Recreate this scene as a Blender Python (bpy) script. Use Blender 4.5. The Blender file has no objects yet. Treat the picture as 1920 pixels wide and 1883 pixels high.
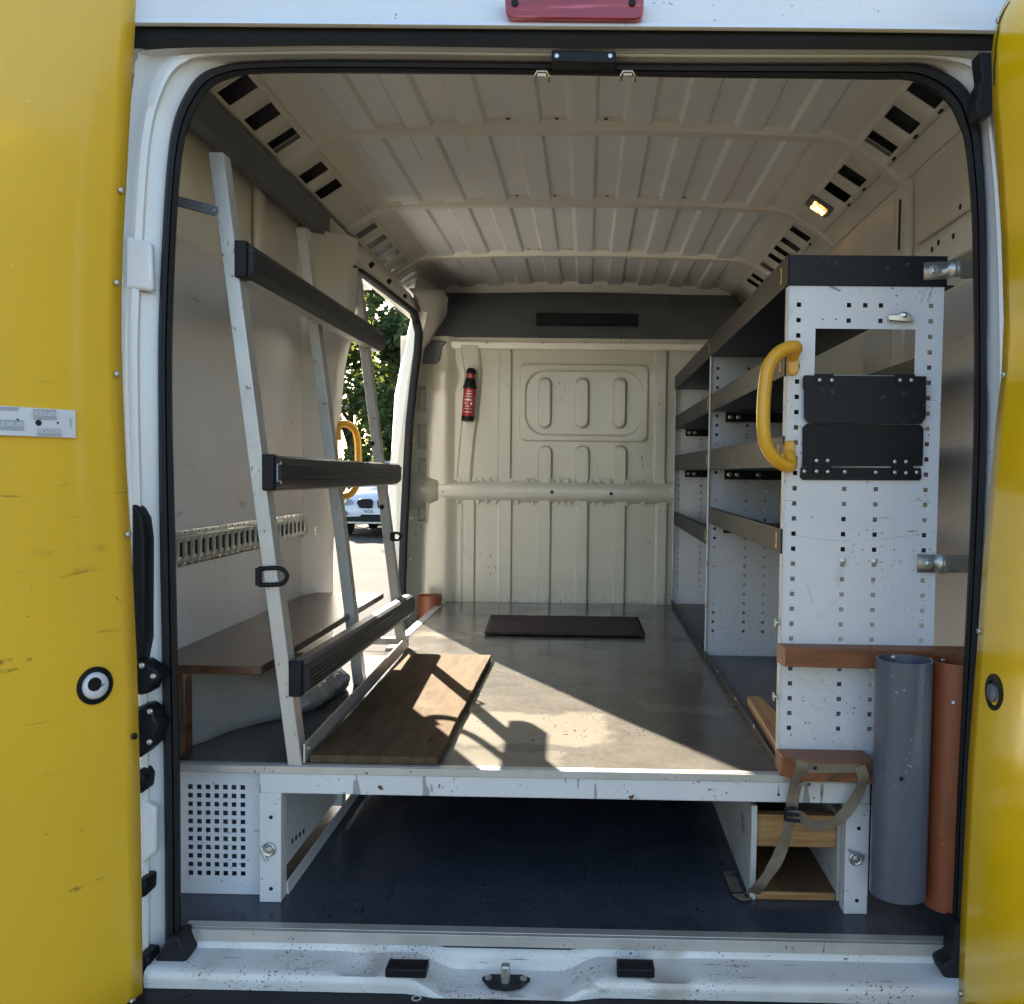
import bpy, math, random
from mathutils import Vector, Matrix, noise
random.seed(3)
S = bpy.context.scene
COL = S.collection
# ---------------------------------------------------------------- camera
FPX, PPX, PPY, VX, VY, ROLL = 1760., 1070., 966., 1101., 884., .0125
CAM = Vector((0, -1.835, .909))
_ey = Vector((VX-PPX, VY-PPY, FPX)).normalized()
_ex = Vector((1, ROLL, 0)); _ex -= _ey*_ex.dot(_ey); _ex.normalize()
_ez = _ex.cross(_ey)
RIGHT = Vector((_ex.x, _ey.x, _ez.x)); DOWN = Vector((_ex.y, _ey.y, _ez.y)); FWD = Vector((_ex.z, _ey.z, _ez.z))
cd = bpy.data.cameras.new('camera'); cam = bpy.data.objects.new('camera', cd); COL.objects.link(cam)
cam.matrix_world = Matrix(((RIGHT.x, -DOWN.x, -FWD.x, CAM.x), (RIGHT.y, -DOWN.y, -FWD.y, CAM.y),
                           (RIGHT.z, -DOWN.z, -FWD.z, CAM.z), (0, 0, 0, 1)))
cd.sensor_fit = 'HORIZONTAL'; cd.sensor_width = 36; cd.lens = 36*FPX/1920
cd.shift_x = -(PPX-960)/1920; cd.shift_y = (PPY-941.5)/1920
cd.clip_start = .02; cd.clip_end = 1000
S.camera = cam
# ---------------------------------------------------------------- sky, sun, exposure
SUN = Vector((-.50, 1, .54)).normalized()
EL = math.asin(SUN.z); AZ = math.atan2(SUN.x, SUN.y)
wd = bpy.data.worlds.new('World'); S.world = wd; wd.use_nodes = True
sk = wd.node_tree.nodes.new('ShaderNodeTexSky'); sk.sky_type = 'NISHITA'; sk.sun_disc = False
sk.sun_elevation = EL; sk.sun_rotation = AZ; sk.air_density = 1.0; sk.dust_density = 1.5; sk.ozone_density = 1.0
bg = wd.node_tree.nodes['Background']; bg.inputs['Strength'].default_value = .055
wd.node_tree.links.new(sk.outputs[0], bg.inputs[0])
sl = bpy.data.lights.new('sun', 'SUN'); sl.energy = 5; sl.angle = math.radians(.5); sl.color = (1, .91, .78)
so = bpy.data.objects.new('sun', sl); COL.objects.link(so)
so.rotation_euler = SUN.to_track_quat('Z', 'Y').to_euler(); so.location = (-5, 10, 6)
S.view_settings.view_transform = 'Standard'; S.view_settings.look = 'None'
S.view_settings.exposure = 3.1; S.view_settings.gamma = 1
S.cycles.max_bounces = 10; S.cycles.diffuse_bounces = 6; S.cycles.glossy_bounces = 4
S.cycles.caustics_reflective = False; S.cycles.caustics_refractive = False
S.cycles.sample_clamp_indirect = 6

# ---------------------------------------------------------------- measuring: a pixel of the photo to a point on a known plane
def ray(u, v): return RIGHT*((u-PPX)/FPX) + DOWN*((v-PPY)/FPX) + FWD
def W(u, v, x=None, y=None, z=None):
    d = ray(u, v)
    if x is not None: t = (x-CAM.x)/d.x
    elif y is not None: t = (y-CAM.y)/d.y
    else: t = (z-CAM.z)/d.z
    return CAM + d*t
def Wp(u, v, p0, n):
    d = ray(u, v); return CAM + d*((Vector(p0)-CAM).dot(n)/d.dot(n))
def V(*a): return Vector(a)
def lerp(a, b, t): return a+(b-a)*t
def sst(a, b, x):
    t = max(0., min(1., (x-a)/(b-a))); return t*t*(3-2*t)

# ---------------------------------------------------------------- mesh building
class MB:
    def __init__(s): s.v = []; s.f = []
    def add(s, vs, fs):
        o = len(s.v); s.v += [Vector(p) for p in vs]; s.f += [tuple(i+o for i in f) for f in fs]; return s
    def box(s, a, b):
        (x0, y0, z0), (x1, y1, z1) = a, b
        x0, x1 = min(x0, x1), max(x0, x1); y0, y1 = min(y0, y1), max(y0, y1); z0, z1 = min(z0, z1), max(z0, z1)
        return s.add([(x0,y0,z0),(x1,y0,z0),(x1,y1,z0),(x0,y1,z0),(x0,y0,z1),(x1,y0,z1),(x1,y1,z1),(x0,y1,z1)],
                     [(3,2,1,0),(4,5,6,7),(0,1,5,4),(1,2,6,5),(2,3,7,6),(3,0,4,7)])
    def obox(s, c, ax, ay, az):          # centre and three half-axis vectors
        c = Vector(c); P = []
        for k in (-1, 1):
            for i, j in ((-1,-1),(1,-1),(1,1),(-1,1)): P.append(c+Vector(ax)*i+Vector(ay)*j+Vector(az)*k)
        return s.add(P, [(3,2,1,0),(4,5,6,7),(0,1,5,4),(1,2,6,5),(2,3,7,6),(3,0,4,7)])
    def prism(s, poly, off):             # planar polygon of points pushed along off
        n = len(poly); poly = [Vector(p) for p in poly]; off = Vector(off)
        return s.add(poly+[p+off for p in poly], [tuple(range(n))[::-1], tuple(range(n, 2*n))] +
                     [(i, (i+1) % n, n+(i+1) % n, n+i) for i in range(n)])
    def loft(s, rows, closed=False, caps=False):
        n = len(rows[0]); vs = [p for r in rows for p in r]; fs = []
        for i in range(len(rows)-1):
            for j in range(n if closed else n-1):
                k = (j+1) % n; fs.append((i*n+j, i*n+k, (i+1)*n+k, (i+1)*n+j))
        if caps: fs += [tuple(range(n))[::-1], tuple((len(rows)-1)*n+j for j in range(n))]
        return s.add(vs, fs)
    def sweep(s, path, prof, up=(0,0,1), closed=False, caps=True):   # prof: (side, up) pairs
        path = [Vector(p) for p in path]; up = Vector(up); rows = []; n = len(path)
        for i, p in enumerate(path):
            a = path[i-1] if (i > 0 or closed) else p; b = path[(i+1) % n] if (i < n-1 or closed) else p
            t = (b-a).normalized(); sd = t.cross(up)
            if sd.length < 1e-4: sd = t.cross(Vector((1, .01, 0)))
            sd.normalize(); u2 = sd.cross(t)
            rows.append([p+sd*q[0]+u2*q[1] for q in prof])
        if closed: rows.append(rows[0])
        return s.loft(rows, True, caps and not closed)
    def tube(s, path, r, n=10, up=(0,0,1), closed=False, sx=1., sy=1.):
        return s.sweep(path, [(r*sx*math.cos(2*math.pi*k/n), r*sy*math.sin(2*math.pi*k/n)) for k in range(n)], up, closed)
    def lathe(s, base, axis, prof, n=20, caps=True):      # prof: (radius, distance along axis)
        base = Vector(base); axis = Vector(axis).normalized()
        a = axis.cross(Vector((0, 0, 1)) if abs(axis.z) < .9 else Vector((1, 0, 0))).normalized(); b = axis.cross(a)
        rows = [[base+axis*h+(a*math.cos(2*math.pi*k/n)+b*math.sin(2*math.pi*k/n))*r for k in range(n)] for r, h in prof]
        return s.loft(rows, True, caps)
    def cyl(s, base, axis, r, h, n=14): return s.lathe(base, axis, [(r, 0), (r, h)], n)
    def grid(s, nu, nv, fn):
        return s.loft([[fn(i/nu, j/nv) for j in range(nv+1)] for i in range(nu+1)])

LOC = {}
def finish(name, me, mat, parent, org, smooth, bevel, solid):
    o = bpy.data.objects.new(name, me); COL.objects.link(o)
    if mat: me.materials.append(mat)
    if parent: o.parent = parent; o.location = org-LOC[parent]
    else: o.location = org
    LOC[o] = org
    if smooth:
        me.shade_smooth(); me.set_sharp_from_angle(angle=math.radians(smooth))
    if solid:
        m = o.modifiers.new('thickness', 'SOLIDIFY'); m.thickness = abs(solid); m.offset = 1 if solid > 0 else -1
    if bevel:
        m = o.modifiers.new('edges', 'BEVEL'); m.width = bevel; m.segments = 2; m.limit_method = 'ANGLE'; m.angle_limit = math.radians(35)
    return o
def part(name, mb, mat, parent=None, smooth=35, bevel=0, solid=0, org=None, flip=False):
    if org is None:
        lo = [min(p[i] for p in mb.v) for i in range(3)]; hi = [max(p[i] for p in mb.v) for i in range(3)]
        org = Vector([(lo[i]+hi[i])/2 for i in range(3)])
        if parent is None: org.z = lo[2]
    org = Vector(org)
    me = bpy.data.meshes.new(name)
    me.from_pydata([p-org for p in mb.v], [], [f[::-1] for f in mb.f] if flip else mb.f); me.update()
    return finish(name, me, mat, parent, org, smooth, bevel, solid)
def again(o, parent, world):             # the same mesh once more, at another place
    c = o.copy(); COL.objects.link(c); c.parent = parent
    c.location = Vector(world)-(LOC[parent] if parent else Vector((0,0,0))); LOC[c] = Vector(world)
    return c
def tag(o, label, cat, group=None):
    o['label'] = label; o['category'] = cat
    if group: o['group'] = group
    return o
def thing(name, label, cat, loc, group=None):
    o = bpy.data.objects.new(name, None); COL.objects.link(o); o.empty_display_size = .1
    o.location = loc; LOC[o] = Vector(loc)
    return tag(o, label, cat, group)

# ---------------------------------------------------------------- materials
def nd(t, k, **kw):
    n = t.nodes.new(k)
    for a, b in kw.items(): setattr(n, a, b)
    return n
class Mt:
    def __init__(s, name, rough=.5, metal=0., spec=.5, coat=0.):
        s.m = bpy.data.materials.new(name); s.m.use_nodes = True; s.t = s.m.node_tree
        s.b = s.t.nodes['Principled BSDF']; s.b.inputs['Roughness'].default_value = rough
        s.b.inputs['Metallic'].default_value = metal; s.b.inputs['Specular IOR Level'].default_value = spec
        if coat: s.b.inputs['Coat Weight'].default_value = coat; s.b.inputs['Coat Roughness'].default_value = .08
        s.co = nd(s.t, 'ShaderNodeTexCoord').outputs['Object']; s.c = None; s.h = None; s.r = rough
    def L(s, a, b): s.t.links.new(a, b)
    def mapped(s, scale, loc=(0,0,0), rot=(0,0,0)):
        m = nd(s.t, 'ShaderNodeMapping'); m.inputs['Scale'].default_value = scale; m.inputs['Location'].default_value = loc
        m.inputs['Rotation'].default_value = rot; s.L(s.co, m.inputs[0]); return m.outputs[0]
    def noise(s, scale, detail=4, stretch=None, rough=.55, loc=(0,0,0), rot=(0,0,0)):
        n = nd(s.t, 'ShaderNodeTexNoise'); n.inputs['Scale'].default_value = scale; n.inputs['Detail'].default_value = detail
        n.inputs['Roughness'].default_value = rough
        s.L(s.mapped(stretch or (1,1,1), loc, rot), n.inputs['Vector']); return n.outputs['Fac']
    def rng(s, v, a, b, c=0., d=1., smooth=True):
        n = nd(s.t, 'ShaderNodeMapRange'); n.interpolation_type = 'SMOOTHSTEP' if smooth else 'LINEAR'
        for k, q in zip((1, 2, 3, 4), (a, b, c, d)): n.inputs[k].default_value = q
        s.L(v, n.inputs[0]); return n.outputs[0]
    def math(s, op, a, b=None, c=None):
        n = nd(s.t, 'ShaderNodeMath', operation=op)
        for i, q in enumerate((a, b, c)):
            if q is None: continue
            if isinstance(q, (int, float)): n.inputs[i].default_value = q
            else: s.L(q, n.inputs[i])
        return n.outputs[0]
    def xyz(s): 
        n = nd(s.t, 'ShaderNodeSeparateXYZ'); s.L(s.co, n.inputs[0]); return n.outputs
    def col(s, rgb): s.c = (*rgb, 1) if not hasattr(rgb, 'node') else rgb; return s
    def mix(s, fac, rgb, mode='MIX'):
        n = nd(s.t, 'ShaderNodeMixRGB', blend_type=mode)
        if isinstance(fac, (int, float)): n.inputs[0].default_value = fac
        else: s.L(fac, n.inputs[0])
        for i, q in ((1, s.c), (2, rgb)):
            if hasattr(q, 'node'): s.L(q, n.inputs[i])
            else: n.inputs[i].default_value = (*q[:3], 1)
        s.c = n.outputs[0]; return s
    def vary(s, scale, amt, stretch=None, detail=4):
        f = s.rng(s.noise(scale, detail, stretch), .25, .75, 1-amt, 1+amt, False)
        n = nd(s.t, 'ShaderNodeCombineXYZ')
        for i in range(3): s.L(f, n.inputs[i])
        return s.mix(1., n.outputs[0], 'MULTIPLY')
    def specks(s, scale, thr, rgb, stretch=None, soft=.03, detail=2, fac=1., loc=(0,0,0), gate=None, rot=(0,0,0)):
        f = s.rng(s.noise(scale, detail, stretch, loc=loc, rot=rot), thr, thr+soft, 0, fac)
        if gate:
            g = s.rng(s.noise(gate[0], 2, loc=(3.1, 1.7, 5.2)), gate[1], gate[1]+.12); f = s.math('MULTIPLY', f, g)
        return s.mix(f, rgb)
    def scuff(s, A, B, w, rgb, fac=.8, grain=60, thr=.42):     # a worn streak from A to B (object space)
        A, B = Vector(A), Vector(B); D = B-A
        v = nd(s.t, 'ShaderNodeVectorMath', operation='SUBTRACT'); s.L(s.co, v.inputs[0]); v.inputs[1].default_value = A
        dt = nd(s.t, 'ShaderNodeVectorMath', operation='DOT_PRODUCT'); s.L(v.outputs[0], dt.inputs[0]); dt.inputs[1].default_value = D/D.length_squared
        t = nd(s.t, 'ShaderNodeClamp'); s.L(dt.outputs['Value'], t.inputs[0])
        sc = nd(s.t, 'ShaderNodeVectorMath', operation='SCALE'); sc.inputs[0].default_value = D; s.L(t.outputs[0], sc.inputs['Scale'])
        df = nd(s.t, 'ShaderNodeVectorMath', operation='DISTANCE'); s.L(v.outputs[0], df.inputs[0]); s.L(sc.outputs[0], df.inputs[1])
        d = s.math('ADD', df.outputs['Value'], s.math('MULTIPLY', s.math('SUBTRACT', s.noise(25, 3), .5), w*2.5))
        m = s.rng(d, w, w*.2)
        if thr: m = s.math('MULTIPLY', m, s.rng(s.noise(grain, 4), thr, thr+.2))
        return s.mix(s.math('MULTIPLY', m, fac), rgb)
    def bump(s, hgt, strength, dist=.002):
        n = nd(s.t, 'ShaderNodeBump'); n.inputs['Strength'].default_value = strength; n.inputs['Distance'].default_value = dist
        s.L(hgt, n.inputs['Height'])
        if s.h: s.L(s.h, n.inputs['Normal'])
        s.h = n.outputs[0]; return s
    def roughvar(s, scale, a, b, stretch=None):
        s.L(s.rng(s.noise(scale, 4, stretch), .3, .7, a, b), s.b.inputs['Roughness']); return s
    def done(s):
        if hasattr(s.c, 'node'): s.L(s.c, s.b.inputs['Base Color'])
        else: s.b.inputs['Base Color'].default_value = s.c
        if s.h: s.L(s.h, s.b.inputs['Normal'])
        return s.m

def simple(name, rgb, rough=.5, metal=0., var=.1, vs=8, bump=0, bs=80, coat=0, spec=.5):
    q = Mt(name, rough, metal, spec, coat).col(rgb).vary(vs, var)
    if bump: q.bump(q.noise(bs, 3), bump)
    return q.done()

m_body = Mt('white_body_paint', .28, coat=.4).col((.72,.74,.74)).vary(4, .05).specks(90, .70, (.25,.24,.22), soft=.02, gate=(5, .52)).done()
m_inner = Mt('cream_inner_paint', .36)
m_inner.col((.79,.77,.70)).vary(3, .07).specks(110, .72, (.22,.2,.17), soft=.02, gate=(4, .52)); m_inner.roughvar(5, .28, .5); m_inner.bump(m_inner.noise(14, 2), .08, .01); m_inner = m_inner.done()
q = Mt('sill_paint', .35).col((.66,.67,.66)).vary(6, .12)
q.specks(170, .62, (.05,.05,.05), soft=.03, gate=(8, .48)).specks(40, .66, (.06,.055,.05), stretch=(.3,4,4), soft=.04, gate=(7, .52), fac=.8).specks(7, .55, (.34,.29,.22), soft=.2, fac=.65, stretch=(1,.4,1)).specks(26, .58, (.20,.17,.13), soft=.12, fac=.5, stretch=(.5,2,2), gate=(4,.5)).specks(320, .6, (.25,.24,.22), soft=.05, gate=(5, .45), fac=.6)
m_sill = q.done()
m_seal = simple('black_rubber', (.012,.013,.015), .6, var=.25, bump=.1, bs=40, spec=.25)
m_blackpl = simple('black_plastic', (.009,.010,.012), .45, var=.2, bump=.15, bs=300, spec=.22)
q = Mt('white_lining_board', .27).col((.72,.70,.69)).vary(2, .07).specks(14, .66, (.40,.38,.36), stretch=(1,.5,2), soft=.08, fac=.6).specks(160, .71, (.2,.19,.18), soft=.02, gate=(4, .5))
q.bump(q.noise(2.2, 2), .35, .02); m_lining = q.done()
# yellow door board: scuffs along it
q = qy = Mt('yellow_board', .36, coat=.3).col((.80,.49,.03)).vary(1.5, .06)
q.specks(5, .66, (.16,.10,.02), stretch=(1.2,1.2,12), soft=.07, detail=5, fac=.7, gate=(2.2, .52)).specks(2.5, .68, (.30,.19,.03), stretch=(1,1,16), soft=.05, detail=6, fac=.6)
q.specks(220, .75, (.95,.85,.5), soft=.02).specks(110, .76, (.2,.13,.04), soft=.02)
q.bump(q.noise(5, 2), .25, .006).bump(q.noise(500, 2), .12, .0006); m_yellow = q.m
q = Mt('yellow_vinyl', .2, coat=.35).col((.88,.55,.002)).vary(1.5, .05).specks(240, .74, (.95,.9,.6), soft=.015)
q.bump(q.noise(6, 3), .45, .006); m_yellow2 = q.done()
# phenolic floor boards
def deckmat(name, base, residue):
    q = Mt(name, .3, spec=.22).col(base).vary(9, .18).vary(60, .15)
    if residue:
        X = q.xyz()
        w = q.math('MULTIPLY', q.math('SUBTRACT', q.noise(9, 5), .5), .22)
        def patch(x0, x1, y0, y1, soft=.03):
            dx = q.math('ABSOLUTE', q.math('SUBTRACT', X[0], (x0+x1)/2)); dy = q.math('ABSOLUTE', q.math('SUBTRACT', X[1], (y0+y1)/2))
            d = q.math('MAXIMUM', q.math('SUBTRACT', dx, (x1-x0)/2), q.math('SUBTRACT', dy, (y1-y0)/2))
            return q.rng(q.math('ADD', d, w), -soft, soft*.3, 1, 0)
        for pt in residue: q.mix(q.math('MULTIPLY', patch(*pt[:4]), pt[4]), (.20,.18,.143))
        q.specks(4, .60, (.14,.128,.108), stretch=(1,.7,1), soft=.06, detail=6, fac=.5)
    else:
        q.specks(3.5, .52, (.072,.082,.100), stretch=(1,.6,1), soft=.2, detail=6, fac=.55).specks(60, .66, (.10,.11,.125), stretch=(.12,2,1), soft=.03, fac=.5, gate=(3,.5)).specks(60, .67, (.10,.11,.125), stretch=(2,.12,1), soft=.03, fac=.5, gate=(4,.5))
    q.specks(70, .63, (.03,.028,.026), stretch=(1.5,.8,1), soft=.03, gate=(7, .5))
    q.specks(28, .69, (.02,.02,.02), stretch=(6,.6,1), soft=.02, gate=(3, .5))
    wv = nd(q.t, 'ShaderNodeTexWave'); wv.inputs['Scale'].default_value = 55; wv.inputs['Distortion'].default_value = .6; q.L(q.co, wv.inputs[0])
    wv2 = nd(q.t, 'ShaderNodeTexWave', bands_direction='Y'); wv2.inputs['Scale'].default_value = 55; wv2.inputs['Distortion'].default_value = .6; q.L(q.co, wv2.inputs[0])
    q.bump(q.math('MAXIMUM', wv.outputs['Fac'], wv2.outputs['Fac']), .05, .0006)
    q.roughvar(5, .13, .26); return q.done()
m_floor = deckmat('dark_floor_lining', (.045,.054,.074), None)
# shelving
q = Mt('white_powder_coat', .33).col((.66,.68,.71)).vary(5, .06)
q.specks(120, .66, (.06,.055,.05), soft=.02, gate=(5, .49)).specks(30, .68, (.10,.10,.10), stretch=(.5,2,5), soft=.02, gate=(4, .52)).specks(9, .64, (.45,.43,.40), soft=.1, fac=.5)
q.bump(q.noise(500, 2), .1, .0005); m_white = q.done()
q = qe = Mt('scratched_white_coat', .33).col((.66,.68,.71)).vary(5, .06)
q.specks(120, .66, (.06,.055,.05), soft=.02, gate=(5, .49)).specks(30, .68, (.10,.10,.10), stretch=(.5,2,5), soft=.02, gate=(4, .52)).specks(9, .64, (.45,.43,.40), soft=.1, fac=.5)
q.bump(q.noise(500, 2), .1, .0005); m_endpanel = q.m
q = Mt('chipped_white_paint', .4).col((.64,.65,.66)).vary(5, .08)
q.specks(150, .66, (.05,.035,.028), soft=.025, gate=(12, .5)).specks(45, .70, (.10,.055,.03), soft=.04).specks(40, .66, (.08,.08,.08), stretch=(1,1,.2), soft=.03, fac=.6)
m_chip = q.done()
q = Mt('black_steel', .42, spec=.22).col((.011,.012,.016)).vary(7, .2).specks(200, .72, (.4,.4,.42), soft=.02, gate=(6, .5)).specks(40, .65, (.06,.06,.065), soft=.06, fac=.7)
q.bump(q.noise(400, 2), .15, .0005); m_black = q.done()
q = Mt('grey_steel_rail', .5, spec=.2).col((.018,.020,.021)).vary(12, .2).specks(150, .6, (.08,.083,.08), soft=.04, gate=(7, .47)).specks(80, .68, (.02,.02,.02), soft=.03)
m_rail = q.done()
q = Mt('galvanised_steel', .36, .85).col((.50,.51,.48)).vary(20, .2).specks(30, .6, (.34,.36,.34), soft=.1, fac=.6); m_galv = q.done()
q = Mt('worn_aluminium', .42, .5).col((.52,.51,.48)).vary(10, .12).specks(160, .65, (.13,.115,.10), stretch=(1,1,.5), soft=.04, gate=(9, .5)).specks(60, .70, (.10,.09,.08), soft=.04, fac=.7); m_alu = q.done()
m_chrome = simple('chrome', (.7,.7,.7), .18, 1., .1)
m_handle = Mt('yellow_grab_handle', .34, coat=.2).col((.70,.37,.02)).vary(14, .1).specks(9, .64, (.82,.72,.55), soft=.1, stretch=(1,1,.5), fac=.8).specks(60, .7, (.3,.15,.03), soft=.05).done()
m_label = simple('yellow_label', (.75,.45,.06), .5); m_ink = simple('black_ink', (.015,.015,.015), .5)
# timber
def wood(name, c1, c2, axis, rough=.5, sc=14, dirt=None):
    st = [7, 7, 7]; st[axis] = .5
    q = Mt(name, rough)
    q.col(c1).mix(q.rng(q.noise(sc, 6, tuple(s/7*1. for s in st)), .35, .65), c2)
    q.mix(q.rng(q.noise(sc*5, 3, tuple(s/7 for s in st)), .5, .7, 0, .45), [c*.5 for c in c1])
    if dirt: q.specks(dirt[0], dirt[1], dirt[2], soft=.1, fac=.85, detail=5)
    q.bump(q.noise(sc*5, 4, tuple(s/7 for s in st)), .25, .001); return q.done()
m_pine = wood('pine', (.50,.29,.12), (.30,.15,.05), 0, sc=70)
m_pineY = wood('pine_along', (.52,.32,.15), (.34,.18,.07), 1, sc=60)
m_redwood = wood('stained_timber', (.26,.092,.03), (.16,.055,.02), 0, .5, 55, (9, .58, (.045,.035,.03)))
m_brownply = wood('brown_plywood', (.11,.05,.026), (.055,.025,.014), 1, .25, 40, (5, .6, (.07,.05,.04)))
q = Mt('rough_plywood', .9, spec=.04).col((.125,.085,.048)).mix(0., (0,0,0))
q.mix(q.rng(q.noise(22, 6, (2.2,.3,1)), .3, .7), (.085,.056,.032)).specks(40, .64, (.05,.03,.018), stretch=(3,.25,1), soft=.04, gate=(5, .5)).specks(20, .68, (.05,.03,.02), stretch=(.4,3,1), soft=.02, gate=(3,.55)).specks(5, .6, (.19,.135,.08), soft=.12, fac=.6)
q.bump(q.noise(40, 5, (2,.35,1)), .35, .0015); m_ply = q.done()
m_box_in = wood('dark_board', (.20,.11,.05), (.12,.065,.03), 1, .55)
q = Mt('carpet', .95, spec=.1).col((.06,.045,.04)).vary(160, .5).vary(12, .2); q.bump(q.noise(260, 3), .9, .004); m_carpet = q.done()
m_greypipe = Mt('grey_pvc', .3).col((.095,.108,.14)).vary(5, .08).specks(60, .68, (.04,.045,.06), stretch=(1,1,.5), soft=.03, gate=(5, .46)).specks(14, .56, (.19,.20,.22), stretch=(1,1,.15), soft=.12, fac=.6).specks(120, .68, (.3,.31,.33), soft=.03, gate=(4,.5)).done()
m_orange = Mt('orange_pvc', .42).col((.25,.07,.025)).vary(5, .1).specks(70, .71, (.5,.35,.25), soft=.03, gate=(6, .48)).specks(10, .57, (.15,.05,.025), stretch=(1,1,.2), soft=.12, fac=.7).done()
q = Mt('webbing', .8, spec=.2).col((.20,.17,.125)).vary(9, .3).specks(10, .56, (.12,.10,.075), soft=.12, fac=.7); q.bump(q.noise(240, 2, (1,1,.3)), .6, .001); m_web = q.done()
q = Mt('grey_polythene', .3).col((.33,.33,.32)).vary(4, .12); q.b.inputs['Transmission Weight'].default_value = .12; q.bump(q.noise(9, 4), .4, .01); m_poly = q.done()
m_red = Mt('red_enamel', .3, coat=.4).col((.36,.014,.014)).vary(6, .08).done()
m_white_print = simple('white_print', (.7,.62,.6), .5)
m_hole = simple('hole_shade_black', (.012,.012,.013), .8)  # black colour stands in for the shade inside holes and slots
m_trimdark = simple('dark_grey_trim', (.125,.135,.155), .55, var=.12, bump=.2, bs=250)

# ================================================================ SETTING: the yard outside
CX, ZF, ZD, ZG = -.03, -.02, .274, -.58
q = Mt('yard_paving', .95, spec=.03).col((.088,.082,.072)).vary(.6, .15).vary(9, .15).specks(26, .6, (.06,.055,.05), soft=.05, fac=.7)
q.bump(q.noise(40, 4), .4, .01); m_yard = q.done()
g = MB(); g.grid(24, 24, lambda a, b: V(-150+300*a, -150+300*b, ZG)); gr = part('ground', g, m_yard); gr['kind'] = 'structure'

# ================================================================ THE VAN
van = thing('cargo_van', 'white panel van seen through its open rear doors, fitted out with racking', 'van', (CX, 0, ZG))

def ring(pts, y): return [W(u, v, y=y) for u, v in pts]
R_IN = [(340,1800),(339,1600),(338,1450),(333,1200),(329,1000),(324,800),(324,620),(331,430),(340,310),(352,245),(372,200),(400,163),(440,146),(490,139),
        (640,138),(1000,141),(1300,146),(1500,148),(1640,150),(1700,151),(1745,168),(1780,200),(1797,235),(1809,275),(1821,400),(1825,600),(1825,800),(1818,1000),(1806,1250),(1794,1500),(1788,1650),(1782,1800)]
R_SEAL = [(310,1800),(309,1600),(307,1450),(303,1200),(299,1000),(297,800),(297,620),(305,430),(314,300),(325,230),(345,180),(375,140),(420,122),(480,116),
          (640,113),(1000,117),(1300,120),(1500,120),(1660,120),(1735,122),(1790,146),(1820,178),(1832,220),(1840,270),(1848,400),(1850,600),(1850,800),(1843,1000),(1830,1250),(1812,1500),(1806,1650),(1800,1800)]
R_OUT = [(240,1800),(242,1600),(242,1450),(236,1250),(224,1000),(214,800),(212,620),(222,430),(230,300),(238,230),(246,180),(252,140),(258,110),(300,92),
         (640,86),(1000,90),(1300,92),(1500,93),(1660,93),(1760,94),(1850,97),(1862,140),(1868,200),(1876,270),(1890,400),(1902,600),(1900,800),(1882,1000),(1852,1250),(1838,1500),(1828,1650),(1822,1800)]
def dense(P, n=4):
    P = [(P[0])]+list(P)+[P[-1]]; out = []
    for i in range(1, len(P)-2):
        a, b, c, d = P[i-1], P[i], P[i+1], P[i+2]
        for k in range(n):
            t = k/n; out.append(tuple(.5*(2*b[j]+(c[j]-a[j])*t+(2*a[j]-5*b[j]+4*c[j]-d[j])*t*t+(3*b[j]-a[j]-3*c[j]+d[j])*t**3) for j in (0, 1)))
    return out+[P[-1]]
R_IN, R_SEAL, R_OUT = dense(R_IN), dense(R_SEAL), dense(R_OUT)
def blend(A, B, t): return [(lerp(a[0], b[0], t), lerp(a[1], b[1], t)) for a, b in zip(A, B)]
mb = MB(); rows = [ring(R_IN, .06), ring(R_IN, .0), ring(blend(R_IN, R_SEAL, .12), -.016), ring(blend(R_IN, R_SEAL, .40), -.022), ring(blend(R_IN, R_SEAL, .46), -.014),
                   ring(blend(R_IN, R_SEAL, .52), -.022), ring(blend(R_IN, R_SEAL, .84), -.024), ring(blend(R_IN, R_SEAL, 1.), -.012), ring(blend(R_IN, R_SEAL, 1.), .03)]
mb.loft(rows); part('door_seal', mb, m_seal, van, smooth=40)
mb = MB(); rows = [ring(R_SEAL, .03), ring(R_SEAL, -.004), ring(blend(R_SEAL, R_OUT, .18), -.012), ring(blend(R_SEAL, R_OUT, .4), -.020), ring(blend(R_SEAL, R_OUT, .46), -.036),
                   ring(blend(R_SEAL, R_OUT, .62), -.040), ring(blend(R_SEAL, R_OUT, .70), -.026), ring(blend(R_SEAL, R_OUT, .86), -.028), ring(R_OUT, -.05), ring(R_OUT, .04)]
mb.loft(rows); part('rear_frame', mb, m_body, van, smooth=60)
# pressed panels on the left door pillar
for a, b, c in (((274,395),(290,395),(288,640)), ((268,1545),(296,1545),(296,1670))):
    pass
def pxpoly(pts, y): return [W(u, v, y=y) for u, v in pts]
mb = MB(); mb.prism(pxpoly([(236,440),(283,455),(286,545),(234,540)], -.0425), (0, .02, 0)); part('pillar_pressing', mb, m_body, van, bevel=.006)
mb = MB(); mb.prism(pxpoly([(266,1500),(292,1515),(292,1600),(266,1622)], -.043), (0, .02, 0)); part('pillar_pressing', mb, m_body, van, bevel=.005)
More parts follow.
